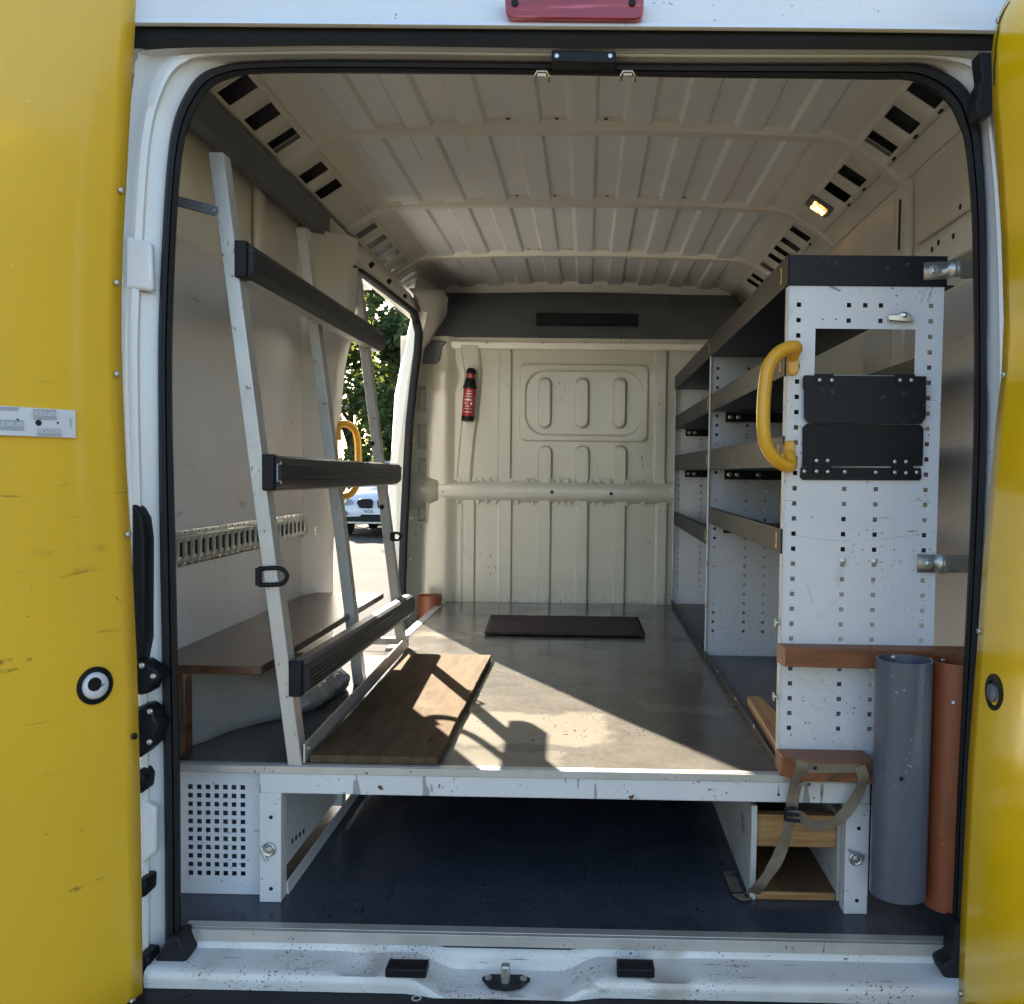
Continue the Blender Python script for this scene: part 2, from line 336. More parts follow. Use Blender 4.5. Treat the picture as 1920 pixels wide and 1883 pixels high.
# black gasket and white lip over the opening
mb = MB(); mb.loft([ring(r, y) for r, y in (([(225,92),(640,86),(1000,91),(1500,93),(1866,96)], -.035), ([(225,91),(640,85),(1000,90),(1500,92),(1866,95)], -.062),
        ([(225,70),(640,68),(1000,71),(1500,74),(1866,78)], -.070), ([(225,52),(640,53),(1000,56),(1500,60),(1866,64)], -.066), ([(225,50),(640,51),(1000,54),(1500,58),(1866,62)], -.03))])
part('top_gasket', mb, m_seal, van, smooth=40)
def hdr(dv, y): return ring([(205,38+dv),(400,39+dv),(640,41+dv),(1000,44+dv),(1500,48+dv),(1750,51+dv),(1866,53+dv),(1905,54+dv)], y)
mb = MB(); mb.loft([hdr(12, -.03), hdr(11, -.078), hdr(4, -.086), hdr(0, -.082), hdr(-5, -.070)]); part('roof_lip', mb, m_body, van, smooth=50)
# rear header panel up to the roof, rounded corner on the right where the sky shows
us = [150, 300, 640, 1000, 1400, 1700, 1752, 1775, 1850, 1905]
mb = MB(); rows = []
for k, (dv, y) in enumerate([(-4,-.068),(-20,-.062),(-36,-.055)]): rows.append([W(u, lerp(38, 54, (u-205)/1700)+dv, y=y+(.012 if u > 1760 else 0)) for u in us])
top = []
for u in us:
    p = W(u, lerp(38, 54, (u-205)/1700)-36, y=-.05); d = p.copy()
    zt = 1.99
    top.append(V(p.x*1.0, .0 if u < 1760 else .0, zt))
rows.append(top); rows.append([p+V(0, .35, .06 if i < 6 else .02) for i, p in enumerate(top)])
mb.loft(rows); part('rear_header', mb, m_body, van, smooth=30)
mb = MB(); mb.prism(pxpoly([(1836,97),(1866,97),(1866,205),(1860,214),(1838,223),(1834,215),(1830,190),(1836,176),(1835,160),(1842,148)], -.075), (0, .04, 0)); part('hinge_boot', mb, m_seal, van, bevel=.004)
# high brake light with two screws
bl = MB(); bl.prism([W(u, v, y=-.092) for u, v in ((946,-12),(948,22),(953,31),(963,34),(1190,37),(1201,34),(1206,25),(1208,-12))], (0, .03, 0))
q = Mt('red_lens', .22, coat=.5).col((.30,.025,.032)).vary(30, .35, (.25,1,3)).specks(20, .58, (.55,.14,.17), stretch=(.3,1,4), soft=.06, fac=.6); q.b.inputs['Subsurface Weight'].default_value = .0
blo = part('brake_light', bl, q.done(), van, bevel=.003)
for u in (966, 1185):
    mb = MB(); mb.cyl(W(u, 9, y=-.086), (0, -1, 0), .0065, .01); part('lens_screw', mb, m_seal, blo)
# latch keeper plate and two wire clips at the top of the opening
mb = MB(); mb.prism(pxpoly([(1034,93),(1155,96),(1155,119),(1034,116)], -.06), (0, .04, 0)); kp = part('latch_plate', mb, m_blackpl, van, bevel=.003)
for u in (1044, 1144):
    mb = MB(); mb.cyl(W(u, 106, y=-.06), (0, -1, 0), .004, .003); part('screw', mb, m_galv, kp)
for u in (1016, 1177):
    mb = MB(); mb.tube([W(u+a, b, y=c) for a, b, c in ((-13,150,.0),(-12,142,-.03),(-9,134,-.034),(9,134,-.034),(12,142,-.03),(13,152,.0))], .0032, 8); mb.tube([W(u-8, 139, y=-.036), W(u+8, 139, y=-.036)], .004, 8)
    part('wire_clip', mb, m_chrome, van)
# sill / rear step
xs0, xs1 = W(300, 1800, y=-.02).x, W(1800, 1800, y=-.02).x
yl = W(900, 1836, z=-.062).y
def bowl(x):
    c = W(945, 1840, y=-.08).x; return sst(.19, .10, abs(x-c)) if True else 0
def sillp(a, b):
    x = lerp(xs0, xs1, a); k = bowl(x)
    pr = [(.03,-.034),(.0,-.040),(-.006,-.056),(yl*.45,-.058),(yl+.012,-.060),(yl+.002,-.064),(yl-.002,-.074),(yl+.0,-.094),(yl+.03,-.10)]
    i = b*(len(pr)-1); j = min(int(i), len(pr)-2); y, z = [lerp(pr[j][n], pr[j+1][n], i-j) for n in (0, 1)]
    dip = k*.032*sst(0, .25, b)*sst(1.25, .55, b) if b < .6 else k*.032*sst(1.25, .55, .6)
    y -= k*.012*sst(.35, .6, b); x2 = x
    for px in (640, 1210):                      # small side scoops
        d = abs(x-W(px+(40 if px < 900 else 40), 1800, y=-.04).x); z -= .010*sst(.05, .02, d)*sst(.2, .35, b)*sst(.62, .45, b)
    return V(x2, y, z-dip)
mb = MB(); mb.grid(150, 24, sillp); part('rear_step', mb, m_sill, van, smooth=50)
for u0, u1 in ((726, 803), (1156, 1226)):
    p0, p1 = W(u0, 1815, z=-.05), W(u1, 1815, z=-.05)
    mb = MB(); mb.box((p0.x, p0.y-.022, -.058), (p1.x, p0.y+.018, -.040)); o = part('step_pad', mb, m_blackpl, van, bevel=.003)
    for t in (.15, .85):
        mb = MB(); mb.cyl((lerp(p0.x, p1.x, t), p0.y+.006, -.0405), (0, 0, 1), .006, .002); part('screw', mb, m_black, o)
c = W(948, 1846, z=-.088)
mb = MB(); mb.prism([c+V(a, b, 0) for a, b in ((-.048,.012),(-.03,-.018),(0,-.026),(.03,-.018),(.048,.012),(.03,.024),(-.03,.024))], (0, 0, .008)); st = part('striker_plate', mb, m_black, van, bevel=.002)
mb = MB(); mb.box((c.x-.009, c.y-.012, c.z), (c.x+.009, c.y+.006, c.z+.042)); part('striker_hook', mb, m_galv, st, bevel=.004)
for t in (-.034, .034):
    mb = MB(); mb.cyl((c.x+t, c.y+.006, c.z+.007), (0, 0, 1), .007, .004); part('bolt', mb, m_galv, st)
# bumper below the sill
mb = MB(); mb.prism([V(-1.0, a, b) for a, b in ((.02,-.10),(yl+.012,-.094),(yl-.14,-.104),(yl-.17,-.13),(yl-.17,-.32),(.02,-.34))], (1.94, 0, 0)); bp = part('bumper', mb, m_blackpl, van, bevel=.008)
for u in (782, 1255, 345):
    mb = MB(); mb.lathe(V(W(u, 1868, z=-.095).x, yl-.012, -.099), (0, 0, 1), [(.010,0),(.010,.004),(.006,.004),(.006,.002)], 14); part('bumper_plug', mb, m_galv if u == 782 else m_black, bp)
mb = MB(); mb.prism(pxpoly([(283,1850),(290,1800),(308,1768),(335,1755),(350,1796),(348,1812),(332,1826),(300,1838)], -.055), (0, .06, 0)); part('corner_boot', mb, m_seal, van, bevel=.006)
mb = MB(); mb.prism(pxpoly([(1764,1812),(1772,1838),(1800,1850),(1812,1740),(1792,1735),(1788,1800)], -.055), (0, .06, 0)); part('corner_boot', mb, m_seal, van, bevel=.006)

# ---- floor of the load bay
mb = MB(); mb.box((-.965, .004, ZF-.03), (.90, 2.72, ZF)); fl = part('load_floor', mb, m_floor, van)
p0, p1 = W(343, 1752, y=-.004), W(1795, 1780, y=-.004)
mb = MB(); mb.box((p0.x, -.006, ZF-.022), (p1.x, .003, ZF+.001)); mb.box((p0.x, .003, ZF+.0005), (p1.x, .028, ZF+.003)); part('edge_trim', mb, m_alu, fl, bevel=.001)

# ---- roof
ZR = 1.915
def arch(x): return ZR-.030*((x-CX)/.75)**2
BOWY = [W(1101, 262, z=1.868).y, W(1101, 396, z=1.868).y, W(1101, 490, z=1.868).y]
HEADY = W(1101, 548, z=1.862).y
def corr(x, y, y0, y1):
    ph = ((x-CX+.04) % .158)/.158
    t = sst(.0, .07, ph)*sst(.57, .50, ph)
    e = sst(.70, .66, abs(x-CX)); w = sst(y0+.02, y0+.05, y)
    return -.013*t*e
edges = [-.02]+BOWY+[HEADY]
q = Mt('grey_roof_paint', .45).col((.84,.855,.87)).vary(2, .06).specks(120, .72, (.2,.18,.16), soft=.02, gate=(4, .55)); q.bump(q.noise(6, 2), .15, .01); m_roof = q.done()
NX = 340
for i in range(4):
    y0, y1 = edges[i], edges[i+1]
    mb = MB(); mb.grid(NX, 6, lambda a, b: (lambda x, y: V(x, y, arch(x)+corr(x, y, y0, y1)))(lerp(CX-.775, CX+.775, a), lerp(y0, y1, b)))
    part('roof_panel', mb, m_roof, van, smooth=30)
def bowpath(dz=0):
    P = [(-.925,1.742),(-.895,1.765),(-.872,1.790),(-.79,1.842),(-.755,1.862),(-.70,1.874),(-.6,1.879)]
    L = [V(CX+x, 0, z+dz) for x, z in P]; Rr = [V(CX-x, 0, z+dz) for x, z in P][::-1]
    return L+[V(CX+x, 0, 1.879+.012*(1-(x/.6)**2)+dz) for x in (-.45,-.3,-.15,0,.15,.3,.45)]+Rr
m_bow = m_inner
bows = []
for i, by in enumerate(BOWY):
    mb = MB()
    hat = [(-.050,.022),(-.050,.018),(-.030,.014),(-.022,-.010),(.022,-.010),(.030,.014),(.055,.018),(.055,.022)]
    mb.sweep([p+V(0, by, 0) for p in bowpath(.006)], hat)
    o = part('roof_bow', mb, m_bow, van, smooth=40); bows.append(o)
    mb = MB(); rnd = random.Random(i)
    x = -.62
    while x < .62:
        x += rnd.choice((.05, .09, .14)); w = .016 if rnd.random() < .15 else .005
        z = 1.879+.012*(1-(x/.6)**2)+.006+.0165
        mb.box((CX+x-w, by-.047, z-.001), (CX+x+w, by-.036, z-.0035+.001))
    h = part('bow_holes', mb, m_hole, o); h['kind'] = 'stuff'
# front header with small holes
mb = MB(); mb.sweep([V(CX+x, HEADY+.03, 1.862-.02*(x/.8)**2+.01) for x in [-.80+.1*k for k in range(17)]], [(-.03,.04),(-.03,-.004),(-.02,-.012),(.04,-.012),(.04,.04)])
hd = part('front_header', mb, m_inner, van, smooth=40)
mb = MB()
for u, w in ((774+30*0+130,4),(915,2),(1010,4),(1022,2),(1035,3),(1046,3),(1055,4),(1098,2),(1140,4),(1150,3),(1168,3),(1176,2),(1184,4),(1285,4)):
    p = W(u, 541, y=HEADY-.003); p.z -= .0; mb.box((p.x-.0025*w, HEADY-.0045, p.z-.005), (p.x+.0025*w, HEADY+.002, p.z+.005))
part('header_holes', mb, m_hole, hd)['kind'] = 'stuff'
# perforated side rails of the roof and the coves below them
A0, A1 = V(.716+.06, 0, 1.855), V(.822+.06, 0, 1.786)         # offsets from CX, mirrored for the left
CH_N = V(-(A0.z-A1.z), 0, -(A1.x-A0.x)).normalized()
pr0 = V(CX+A0.x, 0, A0.z)
hy = []
for u, v in ((1722,165),(1675,215),(1640,262),(1586,323),(1561,355),(1497,437),(1478,457),(1462,470)):
    hy.append(Wp(u, v, pr0, CH_N).y)
ylamp = Wp(1537, 385, pr0, CH_N).y
hy += [hy[-1]+.13, hy[-1]+.30, hy[-1]+.42, hy[-1]+.54, hy[-1]+.66]
def chamfer(side):
    hh = sorted(hy); ys = [-.02]; 
    for y in hh: ys += [y-(.041 if y < ylamp else .034), y+(.041 if y < ylamp else .034)]
    ys.append(HEADY+.05); ss = [0, .16, .82, 1.]
    mb = MB(); P = [[V(CX+side*lerp(A0.x, A1.x, s), y, lerp(A0.z, A1.z, s)) for s in ss] for y in ys]
    n = 4; vs = [p for r in P for p in r]; fs = []
    for i in range(len(ys)-1):
        for j in range(3):
            if j == 1 and i % 2 == 1: continue
            fs.append((i*n+j, i*n+j+1, (i+1)*n+j+1, (i+1)*n+j))
    mb.add(vs, fs); o = part('roof_rail', mb, m_inner, van, solid=.002)
    mb = MB()                                   # dark sheet painting in the shade of the box section behind the holes
    mb.loft([[V(CX+side*x, y, z) for x, z in ((.77,1.875),(.84,1.90),(.93,1.86),(.90,1.80))] for y in (-.03, HEADY+.06)]); part('rail_cavity_shade', mb, m_trimdark, van)
    cov = [(A1.x,A1.z),(.885+.01,1.776),(.893+.02,1.758),(.916,1.742),(.921,1.742),(.922,1.752),(.930,1.752),(.931,1.742)]
    mb = MB(); mb.loft([[V(CX+side*x, y, z) for x, z in cov] for y in (-.02, .4, .8, 1.2, 1.6, 2., 2.4, 2.8, HEADY+.1)], caps=False); part('roof_cove', mb, m_inner, van, smooth=50)
    # flat edge between corrugated panel and rail
    mb = MB(); mb.loft([[V(CX+side*x, y, z) for x, z in ((.70,1.892),(.742,1.872),(A0.x,A0.z))] for y in (-.02, HEADY+.05)]); part('roof_gutter', mb, m_inner, van, smooth=50)
chamfer(1); chamfer(-1)
mb = MB()                                       # slots along the rail
for y in hy[:6]:
    for s, w in ((.90, .013),):
        p = V(CX+lerp(A0.x, A1.x, s+.03), y+.03, lerp(A0.z, A1.z, s+.03)); mb.obox(p+CH_N*.0005, V(.003,0,-.002), V(0,w,0), CH_N*.0012)
part('rail_slots', mb, m_hole, van)['kind'] = 'stuff'
# interior lamp in the right roof rail
c = Wp(1537, 385, pr0, CH_N); ax = V(A1.x-A0.x, 0, A1.z-A0.z).normalized()
mb = MB(); mb.obox(c+CH_N*.004, ax*.045, V(0,.052,0), CH_N*.006); lamp = part('interior_lamp', mb, m_trimdark, van, bevel=.006)
q = Mt('lamp_lens', .25).col((.8,.45,.2)); q.b.inputs['Emission Color'].default_value = (1, .42, .12, 1); q.b.inputs['Emission Strength'].default_value = 1.6
q.L(q.rng(q.noise(45, 2), .35, .65, .15, 2.2), q.b.inputs['Emission Strength'])
mb = MB(); mb.obox(c+CH_N*.011+ax*.004, ax*.026, V(0,.034,0), CH_N*.004); part('lens', mb, q.done(), lamp, bevel=.004)

# ---- side walls
def wallx(z): return .922 if z > 1.6 else (.93 if z > 1.2 else .938)
mb = MB(); mb.loft([[V(CX+wallx(z), y, z) for z in (ZF-.03, .3, .8, 1.2, 1.5, 1.75)] for y in (-.0, .6, 1.2, 1.8, 2.4, 3.1)]); part('right_wall', mb, m_inner, van, smooth=40, flip=True)
def wl(u, v, off=0.): return W(u, v, x=CX+.925-off)
mb = MB(); a, b = W(1820, 395, x=.862), W(1700, 472, x=.862)
mb.prism([V(.897, -.0, 1.405), V(.858, -.0, 1.42), V(.858, -.0, 1.49), V(.897, -.0, 1.515)], (0, b.y+.3, 0)); rb = part('wall_rail', mb, m_inner, van, bevel=.006)
mb = MB()
for u, v in ((1788,443),(1748,468),(1801,388),(1760,455)):
    p = W(u, v, x=.8575); mb.cyl(p, (-1, 0, 0), .007, .0015)
part('rail_holes', mb, m_hole, rb)['kind'] = 'stuff'
y = W(1693, 400, x=.88).y                          # pillar with the long slot, and raised pressed panels
mb = MB(); mb.box((.872, y-.05, .3), (.90, y+.05, 1.735)); pl = part('wall_pillar', mb, m_inner, van, bevel=.012)
a, b = W(1684, 378, x=.871), W(1697, 460, x=.871)
mb = MB(); mb.box((.8705, y-.008, b.z), (.873, y+.008, a.z)); part('pillar_slot', mb, m_hole, pl)
for y0, y1 in ((.03, y-.09), (y+.09, y+.75)):
    mb = MB(); mb.box((.886, y0, 1.535), (.898, y1, 1.725)); part('wall_pressing', mb, m_inner, van, bevel=.006)
mb = MB(); mb.box((.878, .02, .2), (.884, 1.2, 1.36)); part('right_lining', mb, m_lining, van)
# left: white lining board up to the sliding door opening
XL = -.945
mb = MB(); mb.box((XL-.012, .0, ZD), (XL, 1.27, 1.435)); part('left_lining', mb, m_lining, van, bevel=.002)
mb = MB(); mb.loft([[V(CX-wallx(z)-.002, y, z) for z in (ZF-.03, .3, .8, 1.2, 1.5, 1.75)] for y in (-.0, .6, 1.43)]); part('left_wall', mb, m_inner, van, smooth=40)
for y in (.30, .86):
    mb = MB(); mb.box((XL-.01, y-.028, 1.42), (XL+.012, y+.028, 1.74)); part('wall_rib', mb, m_inner, van, bevel=.010)
mb = MB(); mb.box((-.925, .05, 1.685), (-.885, 1.83, 1.775)); part('rubber_strip', mb, m_trimdark, van, bevel=.006)
# pillar behind the lining, with two oval holes
mb = MB(); mb.loft([[V(a+dx*k, b, z) for a, b, k in ((-.97,1.25,0),(-.945,1.26,0),(-.915,1.34,.6),(-.895,1.37,.9),(-.885,1.43,1),(-.90,1.45,1),(-1.0,1.45,0))] for z, dx in ((ZF-.3,0),(.6,.0),(1.0,.018),(1.25,.04),(1.42,.075),(1.55,.085),(1.70,.085))], True, True); bp_ = part('door_pillar', mb, m_inner, van, bevel=.006)
for u, v in ((627,481),(624,527)):
    p = W(u, v, y=1.352); n = V(.92, -.38, 0).normalized()
    p = W(u, v, x=-.872); p += n*.004
    mb = MB(); mb.prism([p+V(0,.4,0).cross(V(0,0,1))*0+V(-n.y, n.x, 0)*(.020*math.cos(t))+V(0,0,.042*math.sin(t)) for t in [2*math.pi*k/18 for k in range(18)]], n*.002); part('pillar_hole', mb, m_hole, bp_)
for v, dz in ((1018,.016),(1073,.018)):
    p = W(616, v, x=-.905); mb = MB(); mb.box((p.x-.02, p.y-.012, p.z-dz), (p.x+.004, p.y+.012, p.z+dz)); part('pillar_slot', mb, m_hole, bp_, bevel=.005)
# header over the sliding door opening
mb = MB(); mb.sweep([V(-.83, 1.38, 1.66), V(-.825, 1.9, 1.66), V(-.82, 2.4, 1.66), V(-.815, 2.75, 1.66)], [(-.09,.12),(-.055,.10),(-.02,.05),(.02,.0),(.035,-.035),(.03,-.056),(.01,-.062),(-.02,-.05),(-.12,.06)]); part('door_header', mb, m_inner, van, smooth=30)
mb = MB()
for y in (1.60, 1.90, 2.22): mb.cyl(V(-.798, y, 1.652), (.75,0,-.6), .012, .012, 10)
part('header_holes', mb, m_hole, van)['kind'] = 'stuff'
# front post of the opening and gusset to the bulkhead
mb = MB(); mb.loft([[V(x0, 2.47, z), V(x0+.008, 2.44, z), V(x0-.02, 2.43, z), V(x0-.06, 2.46, z), V(x0-.112, 2.72, z), V(x0-.02, 2.74, z)] for z, x0 in ((ZF-.2,-.853),(.3,-.85),(.9,-.848),(1.3,-.80),(1.5,-.765),(1.62,-.74))], True, True); part('front_post', mb, m_inner, van, smooth=30)
mb = MB(); mb.loft([pxpoly([(832,545),(840,560),(838,590),(812,635),(800,645)], 2.72), pxpoly([(770,540),(786,560),(797,600),(796,640),(790,660)], 2.47)]); part('roof_gusset', mb, m_inner, van, smooth=60, solid=.01)
# rubber seal round the sliding door opening: front upright, rounded corner, top edge
path = [W(u, v, y=2.425) for u, v in ((751,1240),(754,1100),(757,1000),(762,900),(768,790),(776,715),(783,660),(785,625),(780,603))]
path += [V(-.775, 2.33, 1.600), V(-.787, 2.2, 1.607), V(-.80, 1.9, 1.607), V(-.815, 1.5, 1.605), V(-.82, 1.40, 1.605)]
mb = MB(); mb.tube(path, .016, 10, up=(1,0,0), sx=.75, sy=1.2); part('sliding_door_seal', mb, m_seal, van, smooth=60)
# white outer edge of the body in front of the opening
rows = []
for v, ua, ub in ((590,776,792),(640,764,788),(680,756,782),(740,744,775),(860,737,768),(930,731,765),(1000,734,762),(1080,735,760),(1190,737,757)):
    p = W(ua, v, y=2.60); q_ = W(ub, v, y=2.47); rows.append([p+V(-.02,.05,0), p, lerp(p, q_, .5)+V(.004,-.01,0), q_])
mb = MB(); mb.loft(rows); part('door_jamb', mb, m_body, van, smooth=60, solid=.004)
mb = MB(); mb.prism(pxpoly([(766,640),(776,634),(778,670),(770,676),(762,670)], 2.455), (0, .03, 0)); part('jamb_bracket', mb, m_blackpl, van, bevel=.003)
# outer skins (side, roof) and added cab sheets keep the daylight out of the load bay
mb = MB(); mb.box((-1.03, .0, -.42), (-1.0, 1.44, 1.93)); mb.box((-1.03, 1.44, 1.72), (-.99, 2.46, 1.93)); part('side_skin', mb, m_body, van)
mb = MB(); mb.loft([[V(x0-.110, 2.73, z), V(x0-.04, 3.27, z)] for z, x0 in ((-.42,-.853),(.3,-.85),(.9,-.848),(1.3,-.80),(1.5,-.765),(1.95,-.72))]); part('sun_block_side', mb, m_body, van, solid=.01)  # unseen angled sheet added to stop sun leaking past the front post
mb = MB(); mb.box((.925, .0, -.42), (.965, 3.6, 1.93)); part('side_skin', mb, m_body, van)
mb = MB(); mb.loft([[V(CX+x, y, z) for x, z in ((-1.0,1.90),(-.97,1.96),(-.8,2.0),(0,2.02),(.8,2.0),(.97,1.96),(.995,1.90))] for y in (.0, 3.6)]); part('roof_skin', mb, m_body, van, solid=.004)
mb = MB(); mb.box((-.86, 3.25, -.42), (.95, 3.30, 1.95)); part('sun_block_front', mb, m_trimdark, van)  # unseen closing wall added at the front to block the sun
mb = MB(); mb.box((-1.02, 1.42, -.40), (-.95, 2.46, ZF-.03)); part('side_step', mb, m_blackpl, van)

# ---- bulkhead: one pressed sheet
YB = 2.70
def rect(u0, v0, u1, v1):
    a, b = W(u0, v1, y=YB), W(u1, v0, y=YB); return (a.x, a.z, b.x, b.z)
def rb_(x, z, R, r, soft):
    cx, cz = (R[0]+R[2])/2, (R[1]+R[3])/2; dx = abs(x-cx)-(R[2]-R[0])/2+r; dz = abs(z-cz)-(R[3]-R[1])/2+r
    d = math.hypot(max(dx, 0), max(dz, 0))+min(max(dx, dz), 0)-r
    return sst(soft, -soft, d)
F = []
for u in (878, 947, 1020, 1090, 1160, 1238): F.append((rect(u-13, 935, u+13, 1300), .02, .0045, .016))
for u, w in ((947, 13), (1238, 13)): F.append((rect(u-w, 655, u+w, 910), .02, .0045, .016))
for u in (1022, 1092, 1162): F.append((rect(u-13, 837, u+13, 910), .03, .0045, .016)); F.append((rect(u-13, 710, u+12, 802), .03, .005, .018))
FP = [(rect(975, 685, 1216, 826), .03, .004, .010), (rect(985, 697, 1206, 815), .10, .004, -.010)]
slots = [rect(787, v0, 800, v1) for v0, v1 in ((728,770),(796,840),(862,905),(944,975))]
edgeR = rect(765, 640, 858, 1300)
curve = [(640,880,18),(700,888,15),(760,884,14),(830,876,13),(905,870,13)]
def bdepth(x, z):
    d = 0.
    for R, r, s, h in F: d = max(d, h*rb_(x, z, R, r, s))
    e = 0.
    for R, r, s, h in FP: e += h*rb_(x, z, R, r, s)
    d = max(d, 0)+e
    for R in slots: d += .004*rb_(x, z, (R[0]-.012, R[1]-.015, R[2]+.012, R[3]+.015), .02, .004)-.03*rb_(x, z, R, .004, .003)
    fl_ = edgeR[2]; d += .03*sst(fl_+.02, fl_-.05, x)-.012*sst(.05, 0, abs(x-fl_+.005))
    d += .022*sst(.10, .0, math.hypot((x-W(835,705,y=YB).x)/1.2, z-W(835,705,y=YB).z))*sst(-.2, .03, 0-(z-W(835,690,y=YB).z))
    for i in range(len(curve)-1):
        v0, u0, w0 = curve[i]; v1, u1, w1 = curve[i+1]
        za, zb = W(u0, v0, y=YB).z, W(u1, v1, y=YB).z
        if zb <= z <= za:
            t = (za-z)/(za-zb); xc = lerp(W(u0, v0, y=YB).x, W(u1, v1, y=YB).x, t); hw = lerp(w0, w1, t)*.00258
            d = max(d, .016*sst(hw+.007, hw-.007, abs(x-xc)))
    d += .03*sst(1.47, 1.53, z)*0
    return d
bx0, bx1, bz0, bz1 = -.90, .88, -.06, 1.545
mb = MB(); mb.grid(460, 250, lambda a, b: (lambda x, z: V(x, YB-bdepth(x, z), z))(lerp(bx0, bx1, a), lerp(bz0, bz1, b)))
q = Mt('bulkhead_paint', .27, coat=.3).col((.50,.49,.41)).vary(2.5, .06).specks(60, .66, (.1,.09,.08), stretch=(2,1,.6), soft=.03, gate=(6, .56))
X = q.xyz()[2]; q.mix(q.math('MULTIPLY', q.rng(q.noise(70, 3, (1,1,.4)), .56, .62), q.rng(X, -.62, -.38, .9, 0)), (.04,.035,.03)); q.bump(q.noise(4, 2), .25, .02)
m_bulk = q.done()
bk = part('bulkhead', mb, m_bulk, van, smooth=30, flip=True)
a, b = W(770, 640, y=YB), W(1330, 652, y=YB)
mb = MB(); mb.prism([V(-.80, y, z) for y, z in ((YB-.006,a.z-.035),(YB-.014,a.z-.03),(YB-.018,a.z-.002),(YB+.02,a.z+.004))], (1.6, 0, 0)); tf = part('top_flange', mb, m_inner, bk, bevel=.003)
for u in (913, 1017, 1094, 1171, 1277):
    mb = MB(); p = W(u, 642, y=YB-.018); mb.lathe(p, (0, -1, 0), [(.009,0),(.009,.003),(.004,.006)], 10); part('screw', mb, m_galv, bk)
# cross beam with clip teeth
a, b = W(1000, 906, y=YB-.02).z, W(1000, 938, y=YB-.02).z
mb = MB(); mb.prism([V(-.72, y, z) for y, z in ((YB-.004,a+.01),(YB-.026,a-.004),(YB-.034,a-.02),(YB-.034,b+.022),(YB-.028,b+.006),(YB-.004,b-.012))], (1.6, 0, 0)); bm = part('cross_beam', mb, m_bulk, bk, bevel=.004)
mb = MB(); xl = W(766, 915, y=YB-.03).x
mb.loft([[V(xl, YB-.036, a+.045), V(xl, YB-.04, (a+b)/2), V(xl, YB-.036, b-.05)], [V(xl+.06, YB-.03, a+.035), V(xl+.06, YB-.036, (a+b)/2), V(xl+.06, YB-.03, b-.045)], [V(-.715, YB-.026, a+.004), V(-.715, YB-.0345, (a+b)/2), V(-.715, YB-.026, b-.004)]]); part('beam_end', mb, m_bulk, bm, smooth=60, solid=.004)
mb = MB(); rnd = random.Random(5)
for zz, s in ((a+.012, 1), (b-.012, -1)):
    x = -.68
    while x < .62:
        w = rnd.choice((.012, .016, .022)); mb.box((x, YB-.012-rnd.random()*.006, zz-.011), (x+w, YB-.002, zz+.011)); x += w+rnd.choice((.014, .02, .03, .06))
part('beam_clips', mb, m_bulk, bm, bevel=.002)['kind'] = 'stuff'
mb = MB()
for u, v in ((1035,923),(1146,926),(830,922)): mb.cyl(W(u, v, y=YB-.0345), (0,-1,0), .0085 if u > 900 else .004, .0015)
part('beam_holes', mb, m_hole, bm)['kind'] = 'stuff'
mb = MB(); mb.cyl(W(830, 1082, y=YB-.001), (0,-1,0), .019, .002, 20); part('drain_hole', mb, m_hole, bk)
for v in (745, 826, 901, 936, 972, 1048):
    mb = MB(); p = W(776-(v-745)*.02, v, y=YB-.034); mb.lathe(p, (0,-1,0), [(.009,0),(.007,.004),(.0,.006)], 10, False); part('rivet', mb, m_inner, bk)
# dark trim above the bulkhead, sloping forward to the roof header, with a recess
z0 = W(1000, 640, y=YB).z
TP = [(YB+.012, z0-.012), (YB+.10, z0+.08), (YB+.22, 1.72), (HEADY-.10, 1.80), (HEADY+.02, 1.868)]
mb = MB(); mb.loft([[V(CX+x, y, z) for y, z in TP] for x in (-.80, -.5, 0, .5, .80)]); dt = part('cab_headliner', mb, m_trimdark, van, smooth=50, flip=True)
p0, p1 = W(1006, 588, y=2.83), W(1196, 612, y=2.83)
mb = MB(); mb.box((p0.x, 2.80, p1.z), (p1.x, 2.86, p0.z)); part('headliner_tray', mb, m_blackpl, dt, bevel=.005)
mb = MB(); mb.prism(pxpoly([(784,636),(838,640),(829,650),(824,676),(818,682),(788,682)], YB-.045), (0, .05, 0)); part('belt_cover', mb, m_trimdark, van, bevel=.006)

# ---- rear doors, swung wide
def door(E, y, dirv, side):
    pts = [W(u, v, y=y) for u, v in E]
    d = Vector(dirv).normalized(); n = d.cross(V(0,0,1))*side; 
    return pts, d, n
E_L = [(262,-150),(256,-20),(251,90),(245,200),(238,330),(231,450),(228,560),(228,640),(231,740),(236,860),(242,960),(250,1100),(257,1243),(261,1400),(265,1600),(267,1780),(268,1960)]
E_R = [(1912,-60),(1895,-10),(1880,20),(1868,55),(1862,100),(1864,200),(1874,330),(1881,450),(1885,600),(1881,700),(1870,800),(1856,950),(1846,1050),(1836,1200),(1828,1300),(1818,1430),(1812,1560),(1805,1700),(1801,1820),(1799,1960)]
dl = V(-math.sin(math.radians(30)), -math.cos(math.radians(30)), 0); nl = V(.866, -.5, 0)
dr = V(math.sin(math.radians(3)), -math.cos(math.radians(3)), 0); nr = V(-math.cos(math.radians(3)), -math.sin(math.radians(3)), 0)
doors = []
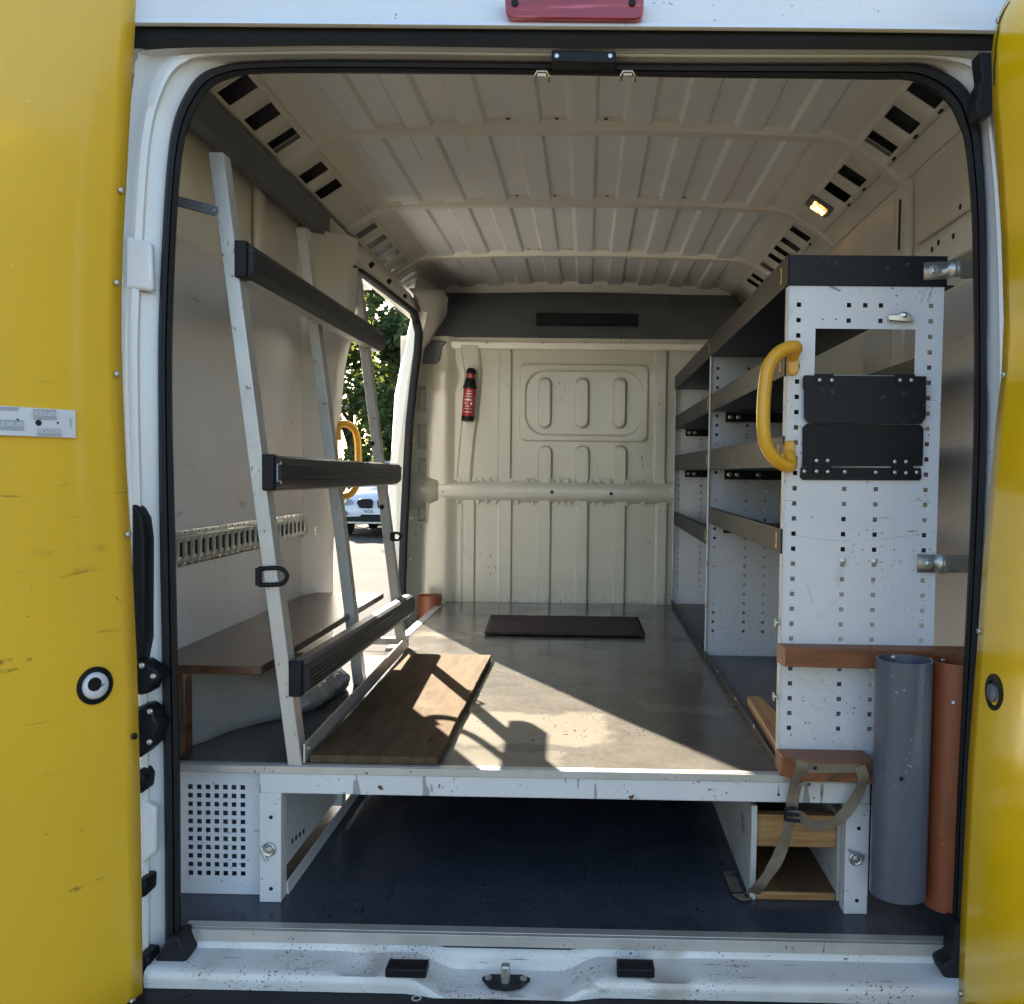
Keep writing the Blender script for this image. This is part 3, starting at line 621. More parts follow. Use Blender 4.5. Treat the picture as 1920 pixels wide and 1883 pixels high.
for E, d, n, m, L in ((E_L, dl, nl, m_yellow, .74), (E_R, dr, nr, m_yellow2, .74)):
    pts = [W(u, v, y=-.105) for u, v in E]
    shell = MB(); N = 6
    shell.loft([[p-n*.006+d*(-.004) for p in pts], [p-n*.006+d*L for p in pts], [p-n*.055+d*(L+.01) for p in pts], [p-n*.055+d*.02 for p in pts], [p-n*.006+d*(-.004) for p in pts]])
    dro = part('rear_door', shell, m_body, van, smooth=50)
    b = MB(); b.loft([[p+d*(L*k/24)+n*(.004*math.sin(3*k/24*3.1)*(1 if k else 0)) for p in pts] for k in range(25)])
    bo = part('lining_board', b, m, dro, smooth=60, solid=.003)
    doors.append((dro, bo, pts, d, n))
def on_door(i, u, v, lift=0.):
    dro, bo, pts, d, n = doors[i]; r = ray(u, v); P = pts[len(pts)//2]
    for _ in range(12):
        A = r.x*(-d.y)-r.y*(-d.x); q1 = P.x-CAM.x; q2 = P.y-CAM.y
        t = (q1*(-d.y)-q2*(-d.x))/A; z = CAM.z+r.z*t
        for k in range(len(pts)-1):
            za, zb = pts[k].z, pts[k+1].z
            if zb <= z <= za: P = lerp(pts[k], pts[k+1], (za-z)/(za-zb)); break
    return CAM+r*t+n*lift
for i, L in ((0, ((225,358),(217,531),(217,702),(238,1002),(249,1380),(246,1876))), (1, ((1877,38),(1887,703),(1841,1184),(1806,1863)))):
    dro, bo, pts, d, n = doors[i]
    for u, v in L:
        mb = MB(); mb.lathe(on_door(i, u, v, .004), n, [(.0062,0),(.0062,.002),(.0045,.0042),(.002,.0048),(.0018,.003)], 14); part('screw', mb, m_galv if not (v == 1380) else m_black, dro)
dro, bo, pts, d, n = doors[0]
c = on_door(0, 175, 1285, .004)
mb = MB(); mb.lathe(c, n, [(.034,0),(.034,.003),(.029,.004),(.027,.001),(.020,.0)], 32); pg = part('door_buffer', mb, m_blackpl, dro)
mb = MB(); mb.lathe(on_door(0, 175, 1285, .004), n, [(.0245,0),(.0235,.006),(.019,.011),(.010,.014),(0,.015)], 28, False); part('buffer_dome', mb, m_white, dro)
mb = MB(); mb.lathe(on_door(0, 167, 1281, .016), n, [(.0125,0),(.012,.003),(.0,.0035)], 20, False); part('buffer_socket', mb, m_blackpl, dro)
dro1, _, _, d1, n1 = doors[1]
mb = MB(); mb.lathe(on_door(1, 1871, 1300, .004), n1, [(.034,0),(.034,.003),(.022,.006),(.020,.002),(.0,.0015)], 28, False); part('door_buffer', mb, m_blackpl, dro1)
mb = MB(); mb.lathe(on_door(1, 1870, 1299, .006), n1, [(.017,0),(.016,.006),(.0,.0075)], 22, False); part('buffer_socket', mb, m_greypipe, dro1)
mb = MB(); mb.tube([on_door(1, u, v, .005) for u, v in ((1899,3),(1889,18),(1880,35),(1876,60),(1872,90),(1869,130),(1869,160))], .0012, 6); part('board_joint', mb, m_hole, dro1)
ob_ = LOC[doors[0][1]]
def ys(p, q_, w, rgb, fac=.8, grain=60, thr=.42): qy.scuff(on_door(0, *p)-ob_, on_door(0, *q_)-ob_, w, rgb, fac, grain, thr)
for a_ in (((-10,958),(70,957),.0022,(.10,.07,.02),.7), ((70,957),(150,952),.0035,(.05,.04,.02),.75), ((-5,1243),(55,1236),.006,(.06,.05,.03),.7,40), ((-8,1262),(30,1255),.005,(.06,.05,.03),.6,40),
           ((118,1676),(190,1646),.006,(.26,.13,.05),.85,90), ((190,1646),(232,1612),.003,(.24,.13,.04),.6), ((150,1555),(165,1548),.005,(.20,.12,.03),.6), ((95,1602),(106,1600),.003,(.08,.06,.03),.8),
           ((52,1092),(58,1106),.004,(.12,.08,.03),.8), ((215,1118),(228,1132),.0025,(.14,.10,.03),.8), ((60,1040),(190,1028),.010,(.45,.28,.03),.5,30), ((90,1075),(220,1062),.008,(.45,.28,.03),.45,30)): ys(*a_)
qy.done()
# hinges and check straps in the left door gap; first black shape paints its recess shade
for poly, y in (([(246,945),(256,950),(266,972),(270,1010),(271,1200),(262,1262),(246,1262)], -.052),
                ([(250,1246),(266,1240),(276,1248),(292,1256),(299,1266),(296,1280),(283,1286),(280,1300),(264,1304),(250,1304)], -.075),
                ([(250,1330),(272,1324),(288,1336),(290,1350),(297,1356),(297,1372),(292,1378),(290,1396),(276,1410),(262,1422),(250,1422)], -.075),
                ([(255,1445),(264,1450),(271,1462),(268,1488),(255,1490)], -.066), ([(258,1650),(274,1652),(273,1683),(258,1686)], -.066), ([(258,1792),(279,1795),(281,1822),(258,1826)], -.07)):
    mb = MB(); mb.prism(pxpoly(poly, y), (0, .05, 0)); part('hinge_and_gap_shade', mb, m_blackpl, van, bevel=.005)
for u, v in ((282,1334),(281,1391),(267,1248),(288,1268)):
    mb = MB(); mb.lathe(W(u, v, y=-.078), (0,-1,0), [(.0055,0),(.005,.003),(.002,.005)], 10); part('hinge_bolt', mb, m_galv, van)

# ---- slotted cargo track on the left wall, lashing ring
y0, y1 = .06, W(575, 985, x=XL+.01).y; zc = .70
zc = W(575, 985, x=XL+.01).z
tr = MB(); H = .042
ys = []; k = y0+.03
holes = []
while k < y1-.03: holes.append(k); k += .042
ysb = [y0]
for h in holes: ysb += [h-.010, h+.010]
ysb.append(y1); zs = [-.020, -.017, .017, .020]
prof = [(-H,.002),(-.030,.003),(-.026,.013),(-.017,.013),(.017,.013),(.026,.013),(.030,.003),(H,.002)]
vs = [V(XL+o, y, zc+z) for y in ysb for z, o in prof]; fs = []; n8 = len(prof)
for i in range(len(ysb)-1):
    for j in range(n8-1):
        if j == 3 and i % 2 == 1: continue
        fs.append((i*n8+j, (i+1)*n8+j, (i+1)*n8+j+1, i*n8+j+1))
tr.add(vs, fs); to = part('cargo_track', tr, m_galv, van, solid=.002)
mb = MB(); mb.box((XL+.0005, y0, zc-.018), (XL+.003, y1, zc+.018)); part('track_back', mb, m_trimdark, to)
mb = MB()
for h in holes:
    for z in (-.036, .036): mb.cyl(V(XL+.003, h, zc+z), (1,0,0), .004, .002, 8)
part('track_rivets', mb, m_chrome, to)['kind'] = 'stuff'
p = W(591, 989, x=XL+.02)
mb = MB(); mb.lathe(p-V(.02,0,0), (1,0,0), [(.026,0),(.026,.004),(.018,.006)], 20); lr = part('lashing_ring', mb, m_galv, van)
mb = MB(); mb.tube([p+V(.004, .022*math.cos(t), .026*math.sin(t)-.01) for t in [2*math.pi*k/16 for k in range(16)]], .004, 8, closed=True, up=(1,0,0)); part('ring', mb, m_chrome, lr)
# grab handle on the pillar by the sliding door
def grab(name, pts, r, mat, parent): mb = MB(); mb.tube(pts, r, 14, up=(0,1,0)); return part(name, mb, mat, parent, smooth=60)
def smooth_path(pts, n=6):
    P = [Vector(p) for p in pts]; out = []
    for i in range(len(P)-1):
        a, b, c, d_ = P[max(i-1,0)], P[i], P[i+1], P[min(i+2,len(P)-1)]
        for k in range(n):
            t = k/n; out.append(.5*((2*b)+(c-a)*t+(2*a-5*b+4*c-d_)*t*t+(3*b-a-3*c+d_)*t**3))
    return out+[P[-1]]
hp = smooth_path([W(u, v, y=1.42+o) for u, v, o in ((634,826,.0),(634,800,.0),(648,795,.02),(664,805,.04),(671,830,.05),(672,880,.05),(668,912,.04),(654,928,.02),(636,930,0),(634,915,0))])
grab('grab_handle', hp, .0125, m_handle, van)

# ================================================================ RAISED DECK
XLD = W(500, 1600, y=.12).x-.0; x_left = W(486, 1600, y=.12).x; x_right = W(1629, 1600, y=.12).x
deck = thing('raised_deck', 'grey false floor on a white steel frame filling the load bay', 'platform', (CX, .12, ZF))
XR = .425
m_deck = deckmat('deck_lining', (.108,.098,.083), [(-.56,.06,.30,.60,.85),(-.30,-.05,.10,.28,.6),(.17,.40,.62,.72,.5),(-.66,-.40,1.66,1.80,.7)])
def deckboard(x0, x1, y0, y1, tag_=None):
    mb = MB(); mb.box((x0, y0, ZD-.012), (x1, y1, ZD)); return part('deck_board', mb, m_deck, deck, org=(0,0,ZD))
deckboard(x_left, XR, .125, 1.694); deckboard(x_left, XR, 1.699, 2.66); deckboard(-.955, x_left-.001, .125, 1.40)
mb = MB(); mb.box((-.955, .118, ZD-.014), (.62, .1245, ZD+.002)); mb.box((-.955, .1245, ZD+.0005), (.62, .142, ZD+.003)); part('front_trim', mb, m_alu, deck, bevel=.001)
mb = MB(); mb.box((x_left-.012, 1.42, ZD-.03), (x_left, 2.66, ZD+.003)); mb.box((x_left, 1.42, ZD+.0005), (x_left+.02, 2.66, ZD+.003)); part('side_trim', mb, m_alu, deck, bevel=.001)
zb0, zb1 = W(1000, 1497, y=.12).z, W(1000, 1458, y=.12).z
mb = MB(); mb.box((x_left, .121, zb0), (x_right, .150, zb1)); part('front_beam', mb, m_chip, deck, bevel=.002)
wL = W(527, 1600, y=.12).x; wR = W(1585, 1600, y=.12).x
for x0, x1 in ((x_left, wL), (wR, x_right)):
    mb = MB(); mb.box((x0, .1195, ZF), (x1, .158, zb0+.0005)); po = part('post', mb, m_chip, deck, bevel=.002)
    xc = (x0+x1)/2
    for dz in (.185, .03):
        mb = MB(); mb.cyl(V(xc+.002, .1195, ZF+dz), (0,-1,0), .0042, .001); part('screw_hole', mb, m_hole, po)
    u, v = (505, 1592) if x0 < 0 else (1604, 1609)
    p = W(u, v, y=.119); mb = MB(); mb.lathe(p, (0,-1,0), [(.0145,0),(.0145,.006),(.012,.008),(.008,.007),(.006,.009),(.002,.0095),(.0015,.007)], 22); la = part('latch', mb, m_galv, po)
    mb = MB(); a = V(-.012,0,-.004) if x0 < 0 else V(-.012,0,.016); b = V(-.004,0,-.024) if x0 < 0 else V(.016,0,.006)
    mb.tube([p+a+V(-.004,-.006,.01 if x0 < 0 else .004), p+a+V(0,-.007,0), p+b+V(0,-.007,0)], .0028, 8, up=(0,1,0)); part('latch_lever', mb, m_galv, po)
# base angles and side plates running back under the deck
mb = MB(); mb.prism([V(wL-.004, .158, ZF), V(wL+.004, .158, ZF), V(wL+.004, .158, ZF+.006)], (0, 1.5, 0)); mb.box((wL-.002, .158, ZF), (wL+.003, 1.6, ZF+.028)); part('base_rail', mb, m_chip, deck, bevel=.001)
mb = MB(); mb.box((wL-.016, .16, ZF+.05), (wL-.012, 2.64, zb0+.02)); part('side_plate', mb, m_white, deck)  # rear length is unseen, added to block light from the step well
mb = MB(); mb.box((wL-.03, .62, ZF+.028), (wL-.0, .66, zb0+.02)); part('post', mb, m_chip, deck, bevel=.002)
for k in range(4):
    p = W(548+k*7, 1577-k*6, x=wL-.0115); mb = MB(); mb.cyl(p, (1,0,0), .006, .001); part('screw_hole', mb, m_hole, deck)
# perforated panel, seven by eleven square holes
yp = .153; pa, pb = W(338, 1452, y=yp), W(487, 1677, y=yp); pa.x = -.95
cx = [W(u, 1560, y=yp).x for u in (357.5,374,390.3,406.6,422.8,439,455.5)]; rz = [W(406, 1476+16.13*k, y=yp).z for k in range(11)]
def perforated(x0, x1, z0, z1, y, cols, rows, h, has, cut=None, axis=None):
    xs = {x0, x1}; zs = {z0, z1}
    for c in cols: xs |= {c-h, c+h}
    for r in rows: zs |= {r-h, r+h}
    if cut: xs |= {cut[0], cut[2]}; zs |= {cut[1], cut[3]}
    xs = sorted(xs); zs = sorted(zs); mb = MB(); n = len(zs); fs = []
    vs = [V(x, y, z) for x in xs for z in zs]
    for i in range(len(xs)-1):
        xm = (xs[i]+xs[i+1])/2; ci = next((k for k, c in enumerate(cols) if abs(xm-c) < h), None)
        for j in range(n-1):
            zm = (zs[j]+zs[j+1])/2
            if cut and cut[0] < xm < cut[2] and cut[1] < zm < cut[3]: continue
            if ci is not None:
                rj = next((k for k, r in enumerate(rows) if abs(zm-r) < h), None)
                if rj is not None and has(ci, rj): continue
            fs.append((i*n+j, (i+1)*n+j, (i+1)*n+j+1, i*n+j+1))
    mb.add(vs, fs); return mb
mb = perforated(pa.x, wL-.03, ZF+.001, ZD-.015, yp, cx, rz, .0052, lambda i, j: True)
part('perforated_panel', mb, m_white, deck, smooth=0, solid=-.0015)
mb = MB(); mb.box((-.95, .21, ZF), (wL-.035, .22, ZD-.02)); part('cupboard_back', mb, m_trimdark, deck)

# ================================================================ SHELVING UNIT
YS = .162
shel = thing('shelving_unit', 'tall white and black steel van shelving with perforated end panels', 'shelving', (.58, YS, ZD))
XF = W(1472, 537, y=YS).x-.0; XF = .420; XB = W(1770, 560, y=YS).x; ZT0 = W(1600, 537, y=YS).z; ZT1 = W(1600, 479, y=YS).z
cols = [W(u, 1000, y=YS).x for u in (1488, 1581, 1611, 1640, 1733)]
r0 = W(1550, 572, y=YS).z; rows_ = [r0-.0321*k for k in range(29)]
def has_end(i, j):
    if j == 0: return True
    if i in (0, 4): return True
    if i == 2: return False
    if j == 1: return True if i in (1, 3) else False
    return j >= 11
cu0, cu1 = W(1527, 703, y=YS), W(1717, 618, y=YS)
mb = perforated(XF, XB, ZD, ZT0, YS, cols, rows_, .0047, has_end, (cu0.x, cu0.z, cu1.x, cu1.z))
ep = part('end_panel', mb, m_endpanel, shel, smooth=0, solid=-.0015)
oe = LOC[ep]
def es(p, q_, w, fac=.6, rgb=(.12,.12,.12), thr=0, grain=80): qe.scuff(W(*p, y=YS)-oe, W(*q_, y=YS)-oe, w, rgb, fac, grain, thr)
arc = [(1462,998),(1500,1006),(1550,1013),(1600,1015),(1650,1012),(1700,1005),(1735,999)]
for i in range(6): es(arc[i], arc[i+1], .0008, .5)
es((1513,1094),(1523,1130), .0008, .6); es((1645,971),(1690,972), .0012, .8, thr=.4); es((1715,938),(1745,942), .0012, .9, thr=.35); es((1558,538),(1575,545), .004, .8, thr=.3)
for i in range(14):
    x_ = 1500+7*i; es((x_, 1272+(i*37) % 60), (x_+22, 1282+(i*37) % 60), .0010, .45, thr=.4)
for u_ in (1770-22, 1770-34): es((u_, 541), (u_-8, 565), .004, .5, (.2,.15,.14), .4)
qe.done()
mb = MB(); mb.box((XF-.0025, YS-.001, ZD), (XF-.0002, YS+.03, ZT0)); part('panel_flange', mb, m_chip, ep, bevel=.0008)
for Y in (1.387, 2.655):
    mb = perforated(XF-.004, XB+.0, ZD, ZT0, Y, [c for k, c in enumerate(cols) if k != 2], rows_, .0047, lambda i, j: True)
    e2 = part('upright_panel', mb, m_white, shel, smooth=0, solid=-.0015)
    mb = MB(); mb.box((XF-.007, Y-.022, ZD), (XF-.0045, Y+.006, ZT0)); part('panel_flange', mb, m_chip, e2, bevel=.0008)
# top tray along the whole unit
mb = MB(); mb.box((XF-.006, YS-.004, ZT0+.0005), (XF-.003, 2.70, ZT1)); part('top_rail', mb, m_black, shel, bevel=.001)
mb = MB(); mb.box((XF-.003, YS-.0045, ZT0+.0005), (XB+.004, YS-.002, ZT1-.001)); part('top_end', mb, m_black, shel, bevel=.001)
mb = MB(); mb.box((XF-.003, YS-.002, ZT0+.0008), (XB+.02, 2.70, ZT0+.0035)); part('top_tray', mb, m_black, shel)
def labelat(y, z, parent, w=.011, h=.034):
    mb = MB(); mb.box((XF-.0075, y-w/2, z-h/2), (XF-.0062, y+w/2, z+h/2)); part('label', mb, m_label, parent)
    mb = MB(); mb.box((XF-.0079, y-w*.22, z-h*.28), (XF-.0076, y+w*.22, z-h*.05)); mb.prism([V(XF-.0076, y-w*.25, z+h*.02), V(XF-.0076, y+w*.25, z+h*.02), V(XF-.0076, y, z+h*.30)], (-.0003,0,0)); part('label_mark', mb, m_ink, parent)
tiers = [(1.105, 1.165, m_rail), (.920, .990, m_rail), (.737, .793, m_rail)]
def zat(u, v, y): return W(u, v, y=y).z
tiers = [(zat(1328,773,1.387), zat(1328,741,1.387)), (zat(1328,880,1.387), zat(1328,843,1.387)), (zat(1328,980,1.387), zat(1328,951,1.387))]
rear_t = [tiers[0], tiers[1], (zat(1300,1003,1.9), zat(1300,975,1.9))]
for b, (y0, y1, TT) in enumerate(((YS+.004, 1.362, tiers), (1.392, 2.650, rear_t))):
    for (z0, z1) in TT:
        mb = MB(); mb.box((XF-.006, y0, z0), (XF-.0035, y1, z1)); mb.box((XF-.0035, y0, z1-.003), (XF+.010, y1, z1-.0005)); tr_ = part('shelf_rail', mb, m_rail, shel, bevel=.001)
        mb = MB(); mb.box((XF-.0035, y0, z0), (XB, y1, z0+.003)); mb.box((XB-.004, y0, z0+.003), (XB-.001, y1, z1)); part('shelf_tray', mb, m_black, shel)
        labelat(y0+.045 if b == 0 else y0+.035, (z0+z1)/2, tr_)
        for ye in ((y1-.004, -1),):
            mb = MB(); mb.box((XF+.045, ye[0]-.004, z0-.034), (XB-.005, ye[0], z0-.001)); br = part('shelf_bracket', mb, m_black, shel, bevel=.001)
            for t in (.06, .16, .42, .85):
                mb = MB(); mb.lathe(V(lerp(XF+.045, XB-.005, t), ye[0]-.004, z0-.017), (0,-1,0), [(.0085,0),(.0085,.002),(.004,.004)], 12); part('bolt', mb, m_galv, br)
tro = [o for o in shel.children if o.name.startswith('top_rail')][0]
labelat(YS+.06, (ZT0+ZT1)/2, tro); labelat(1.42, (ZT0+ZT1)/2, tro)
# bottom tray with its black lip along the deck
ZL = zat(1336, 1240, 1.2)+.0; zl = W(1336, 1240, x=XF-.004).z
mb = MB(); mb.box((XF-.007, YS+.001, ZD+.001), (XF-.003, 2.69, zl)); lp = part('bottom_lip', mb, m_black, shel, bevel=.001)
mb = MB(); mb.box((XF-.003, YS+.003, ZD+.002), (XB, 2.69, ZD+.006)); part('bottom_tray', mb, m_trimdark, shel)
for y in (.42, .70, 1.05, 1.5, 2.1):
    mb = MB(); mb.lathe(V(XF-.007, y, ZD+.022), (-1,0,0), [(.005,0),(.004,.002),(.0,.003)], 10, False); part('screw', mb, m_galv, lp)
for v in (1158, 1295):
    p = W(1449, v, x=XF-.003); mb = MB(); mb.lathe(V(XF-.003, YS+.012, p.z), (-1,0,0), [(.004,0),(.004,.008),(.010,.008),(.010,.010)], 14); part('side_bolt', mb, m_galv, shel)
for v, m in ((740,m_label),(1056,m_red),(1135,m_red)):
    p = W(1318, v, y=1.36); mb = MB(); mb.box((XF-.0085, 1.357, p.z-.008), (XF-.0072, 1.368, p.z+.008)); part('marker_tag', mb, m, shel)
# bolts and the catch on the end panel
for u, v in ((1580,1052),(1639,1053)):
    mb = MB(); mb.lathe(W(u, v, y=YS-.001), (0,-1,0), [(.0068,0),(.0068,.0015),(.0045,.002),(.0045,.005),(.002,.006)], 16); part('bolt', mb, m_galv, shel)
c = W(1684, 597, y=YS-.001); k = .00112
mb = MB(); mb.prism([c+V((a-1684)*k, 0, (597-b)*k) for a, b in ((1662,595),(1664,592),(1680,591),(1686,587),(1694,586),(1702,590),(1708,598),(1710,605),(1690,605),(1664,603))], (0,-.012,0)); ct = part('catch', mb, m_chrome, shel, bevel=.002)
mb = MB(); mb.lathe(c+V(.0095,-.012,.0045), (0,-1,0), [(.006,0),(.005,.004),(.002,.006)], 14); part('catch_screw', mb, m_chrome, ct)
for u in (1543, 1567):
    mb = MB(); mb.cyl(W(u, 599, y=YS-.0002), (0,-1,0), .0018, .0006, 10); part('screw_hole', mb, m_hole, ep)
# document flap: hinged cover, pocket and base strip
def pl(poly, y): return [W(u, v, y=y) for u, v in poly]
mb = MB(); mb.prism(pl([(1503,875),(1504,868),(1504,802),(1512,795),(1724,797),(1731,803),(1729,874)], YS-.004), (0,-.004,0)); part('pocket_plate', mb, m_blackpl, shel, bevel=.001)
mb = MB(); mb.prism(pl([(1505,708),(1508,704),(1736,706),(1735,783),(1727,795),(1515,794),(1507,784),(1507,732),(1505,728)], YS-.010), (0,-.004,0)); fo = part('flap', mb, m_black, shel, bevel=.001)
mb = MB(); mb.prism(pl([(1501,876),(1726,878),(1727,897),(1723,901),(1505,900),(1500,896)], YS-.002), (0,-.004,0)); so_ = part('flap_base', mb, m_blackpl, shel, bevel=.001)
for u0, u1, v0, v1, P in ((1527,1563,701,722,fo),(1677,1716,702,722,fo),(1525,1559,858,886,so_),(1671,1712,860,888,so_)):
    mb = MB(); mb.prism(pl([(u0,v0),(u1,v0),(u1,v1),(u0,v1)], YS-.0142 if v0 < 800 else YS-.0084), (0,-.0012,0)); part('hinge_leaf', mb, m_blackpl, P, bevel=.0005)
for u, v, P in ((1537,713,fo),(1560,713,fo),(1688,713,fo),(1709,713,fo),(1531,864,so_),(1552,864,so_),(1531,884,so_),(1552,885,so_),(1678,866,so_),(1699,866,so_),(1678,886,so_),(1699,887,so_),(1508,884,so_),(1584,885,so_),(1642,886,so_),(1719,886,so_)):
    mb = MB(); mb.lathe(W(u, v, y=(YS-.0154 if v < 800 else (YS-.006 if u in (1508,1584,1642,1719) else YS-.0096))), (0,-1,0), [(.0042,0),(.0040,.0016),(.002,.0028)], 12); part('screw', mb, m_galv, P)
# yellow grab handle on the corner
hp = smooth_path([W(u, v, y=YS+o) for u, v, o in ((1484,668,-.012),(1492,652,-.030),(1478,653,-.042),(1458,664,-.050),(1440,690,-.055),(1433,735,-.056),(1431,790,-.056),(1435,830,-.055),(1448,855,-.050),(1466,870,-.042),(1482,873,-.030),(1478,852,-.012))])
gh = grab('grab_handle', hp, .0142, m_handle, shel)
for u, v in ((1485,683),(1479,848)):
    a = W(u, v, y=YS-.001); mb = MB(); mb.prism([a+V(.0125*math.cos(t), 0, .0125*math.sin(t)+(.012 if math.sin(t) > 0 else -.012)) for t in [2*math.pi*k/20 for k in range(20)]], (0,-.012,0)); part('handle_foot', mb, m_handle, gh, bevel=.003)
    for dz in (.011, -.011):
        mb = MB(); mb.lathe(a+V(0,-.012,dz), (0,-1,0), [(.009,0),(.009,.001),(.0075,.001),(.007,.0018),(.0,.002)], 18, False); part('screw_cover', mb, m_handle, gh)
# galvanised tie plates to the side wall
for (u0, v0, u1, v1, yb, lo) in ((1731,493,1790,526,-.006,0),(1719,1040,1764,1073,-.004,1)):
    a, b = W(u0, v1, y=YS+yb), W(u1, v0, y=YS+yb); tilt = .012 if not lo else 0
    path = [V(a.x, YS+yb-.003, 0), V(lerp(a.x,b.x,.72), YS+yb-.003, 0), V(lerp(a.x,b.x,.80), YS+yb-.022, 0), V(lerp(a.x,b.x,1.12), YS+yb-.022, 0), V(lerp(a.x,b.x,1.22), YS+yb-.002, 0), V(.88, YS+yb+.01, 0)]
    h = b.z-a.z
    mb = MB(); mb.loft([[p+V(0,0,a.z+tilt*(p.x-a.x)*8*.5), p+V(0,0,b.z+tilt*(p.x-a.x)*8*.5)] for p in path]); tp = part('tie_plate', mb, m_galv, shel, solid=.003, smooth=20)
    cc = V(lerp(a.x,b.x,.30 if not lo else .42), YS+yb-.006, (a.z+b.z)/2)
    mb = MB(); mb.lathe(cc, (0,-1,0), [(.012,0),(.012,.0015),(.0065,.002),(.0065,.006),(.003,.0075),(.002,.005)], 18); part('bolt', mb, m_galv, tp)

# ================================================================ GLAZING RACK on the left
rack = thing('glazing_rack', 'leaning aluminium frame rack with three black padded rails', 'rack', (-.63, .13, ZD))
LEAN = []
b1 = W(553, 1437, z=ZD); t1 = W(404, 285, y=b1.y)
slope = (t1.x-b1.x)/(t1.z-b1.z)
b2, b3 = W(672, 1285, z=ZD), W(752, 1217, z=ZD)
m_rub = Mt('black_rail_rubber', .45, spec=.25).col((.017,.018,.022)).vary(6, .3, (4,.6,4)).specks(60, .68, (.12,.12,.13), stretch=(3,.4,3), soft=.04, gate=(4, .52)).done()
for i, (b, zt) in enumerate(((b1, t1.z), (b2, 1.60), (b3, 1.58))):
    up = V(slope, 0, 1); L = zt-b.z; w, dp = .0155, .042
    c = b+V(0, .0, 0); mb = MB()
    mb.obox(c+up*(L/2)+V(0, dp/2, 0), V(w,0,0), V(0,dp/2,0), up*(L/2))
    lg = part('leg', mb, m_alu, rack, bevel=.002)
    if i == 2:
        for v in (832, 951):
            p = W(698 if v < 900 else 716, v, y=b.y-.001); mb = MB(); mb.cyl(p, (0,-1,0), .0085, .001); part('leg_hole', mb, m_hole, lg)
# foot bar and tie bar
def between(a, b, hw, hz, z): 
    mb = MB(); d = (b-a).normalized(); s = V(d.y, -d.x, 0)
    mb.obox((a+b)/2+V(0,0,z), s*hw, d*((b-a).length/2), V(0,0,hz)); return mb
f0, f1 = b1+V(.018, .005, 0), b3+V(.020, .03, 0)
fb = part('foot_bar', between(f0, f1, .0022, .021, .026), m_alu, rack, bevel=.001)
for t in (.02, .97):
    p = lerp(f0, f1, t)+V(.003, 0, .03); mb = MB(); mb.lathe(p, (1,0,0), [(.006,0),(.006,.003),(.003,.004)], 10); part('rivet', mb, m_galv, fb)
mb = MB(); mb.box((-.93, b3.y+.01, ZD+.012), (b3.x, b3.y+.035, ZD+.036)); part('tie_bar', mb, m_alu, rack, bevel=.002)
# rails: grooved black profile, end block, alloy strip under it
def rail(zn, zf, yn, yf, w, name):
    def xr(y, z): 
        base = lerp(b1, b3, (y-b1.y)/(b3.y-b1.y)); return base.x+slope*(z-ZD)+.0165
    H = .036
    prof = [(0,-H),(w*.55,-H),(w*.8,-H*.82),(w,-H*.5),(w*.93,-H*.42),(w,-H*.30),(w*.93,-H*.18),(w,-H*.05),(w*.93,H*.08),(w,H*.22),(w*.93,H*.34),(w,H*.5),(w*.8,H*.86),(w*.55,H),(0,H)]
    rows = []
    for y in (yn, yf):
        z = lerp(zn, zf, (y-yn)/(yf-yn)); rows.append([V(xr(y, z)+a, y, z+b) for a, b in prof])
    mb = MB(); mb.loft(rows, True, True); o = part('padded_rail', mb, m_rub, rack, smooth=25)
    z = zn; mb = MB(); x0 = xr(yn, zn); mb.box((x0-.003, yn-.010, z-H-.002), (x0+w*.62, yn+.02, z+H+.002)); part('end_block', mb, m_blackpl, o, bevel=.003)
    mb = MB(); mb.loft([[V(xr(y, lerp(zn,zf,t))+a, y, lerp(zn,zf,t)-H+b) for a, b in ((-.01,-.001),(w*.55,-.001),(w*.55,-.0045),(-.01,-.0045))] for t, y in ((0,yn+.03),(1,yf-.01))], True, True); part('alloy_strip', mb, m_alu, o)
    if name:
        mb = MB(); q0 = V(x0+w*.70, yn-.001, z)
        mb.tube([q0+V(a, 0, b) for a, b in ((.010,.024),(.010,.018),(.002,.018),(.002,-.018),(.010,-.018),(.010,-.024))], .0012, 6, up=(0,1,0)); part('channel_end', mb, m_alu, o)
    return o
yn, yf = b1.y-.001, 1.60
rail(W(440, 487, y=yn).z, W(700, 640, y=yf).z, yn, yf, .036, False)
rail(W(495, 886, y=yn).z, W(738, 888, y=yf).z, yn, yf, .036, True)
rail(W(545, 1272, y=yn).z, W(771, 1134, y=1.52).z, yn, 1.52, .040, False)
# top bracket to the wall, cleats
mb = MB(); mb.prism(pl([(326,366),(409,388),(408,401),(402,406),(326,386)], b1.y-.004), (0,-.006,0)); wb = part('wall_bracket', mb, m_trimdark, rack, bevel=.002)
for u, v in ((357,381),(381,387),(402,395)):
    mb = MB(); mb.lathe(W(u, v, y=b1.y-.0105), (0,-1,0), [(.004,0),(.003,.002)], 10); part('screw', mb, m_galv, wb)
def cleat(u0, v0, u1, v1, y):
    pts = [W(u, v, y=y) for u, v in ((u0,v0+2),(lerp(u0,u1,.55),v0),(lerp(u0,u1,.85),v0+3),(u1,(v0+v1)/2-2),(lerp(u0,u1,.93),v1-6),(lerp(u0,u1,.7),v1),(u0,v1+1))]
    mb = MB(); mb.tube(smooth_path(pts, 4), .0050, 10, up=(0,1,0)); o = part('cleat', mb, m_blackpl, rack, smooth=60)
    mb = MB(); a, b = W(u0, v1+2, y=y), W(u0+5, v0, y=y); mb.box((a.x-.006, y-.006, a.z), (b.x, y+.008, b.z)); part('cleat_base', mb, m_blackpl, o, bevel=.002)
cleat(485, 1065, 538, 1096, b1.y-.006); cleat(735, 999, 752, 1012, b3.y-.006)
p0 = W(711, 828, y=b3.y+.045)
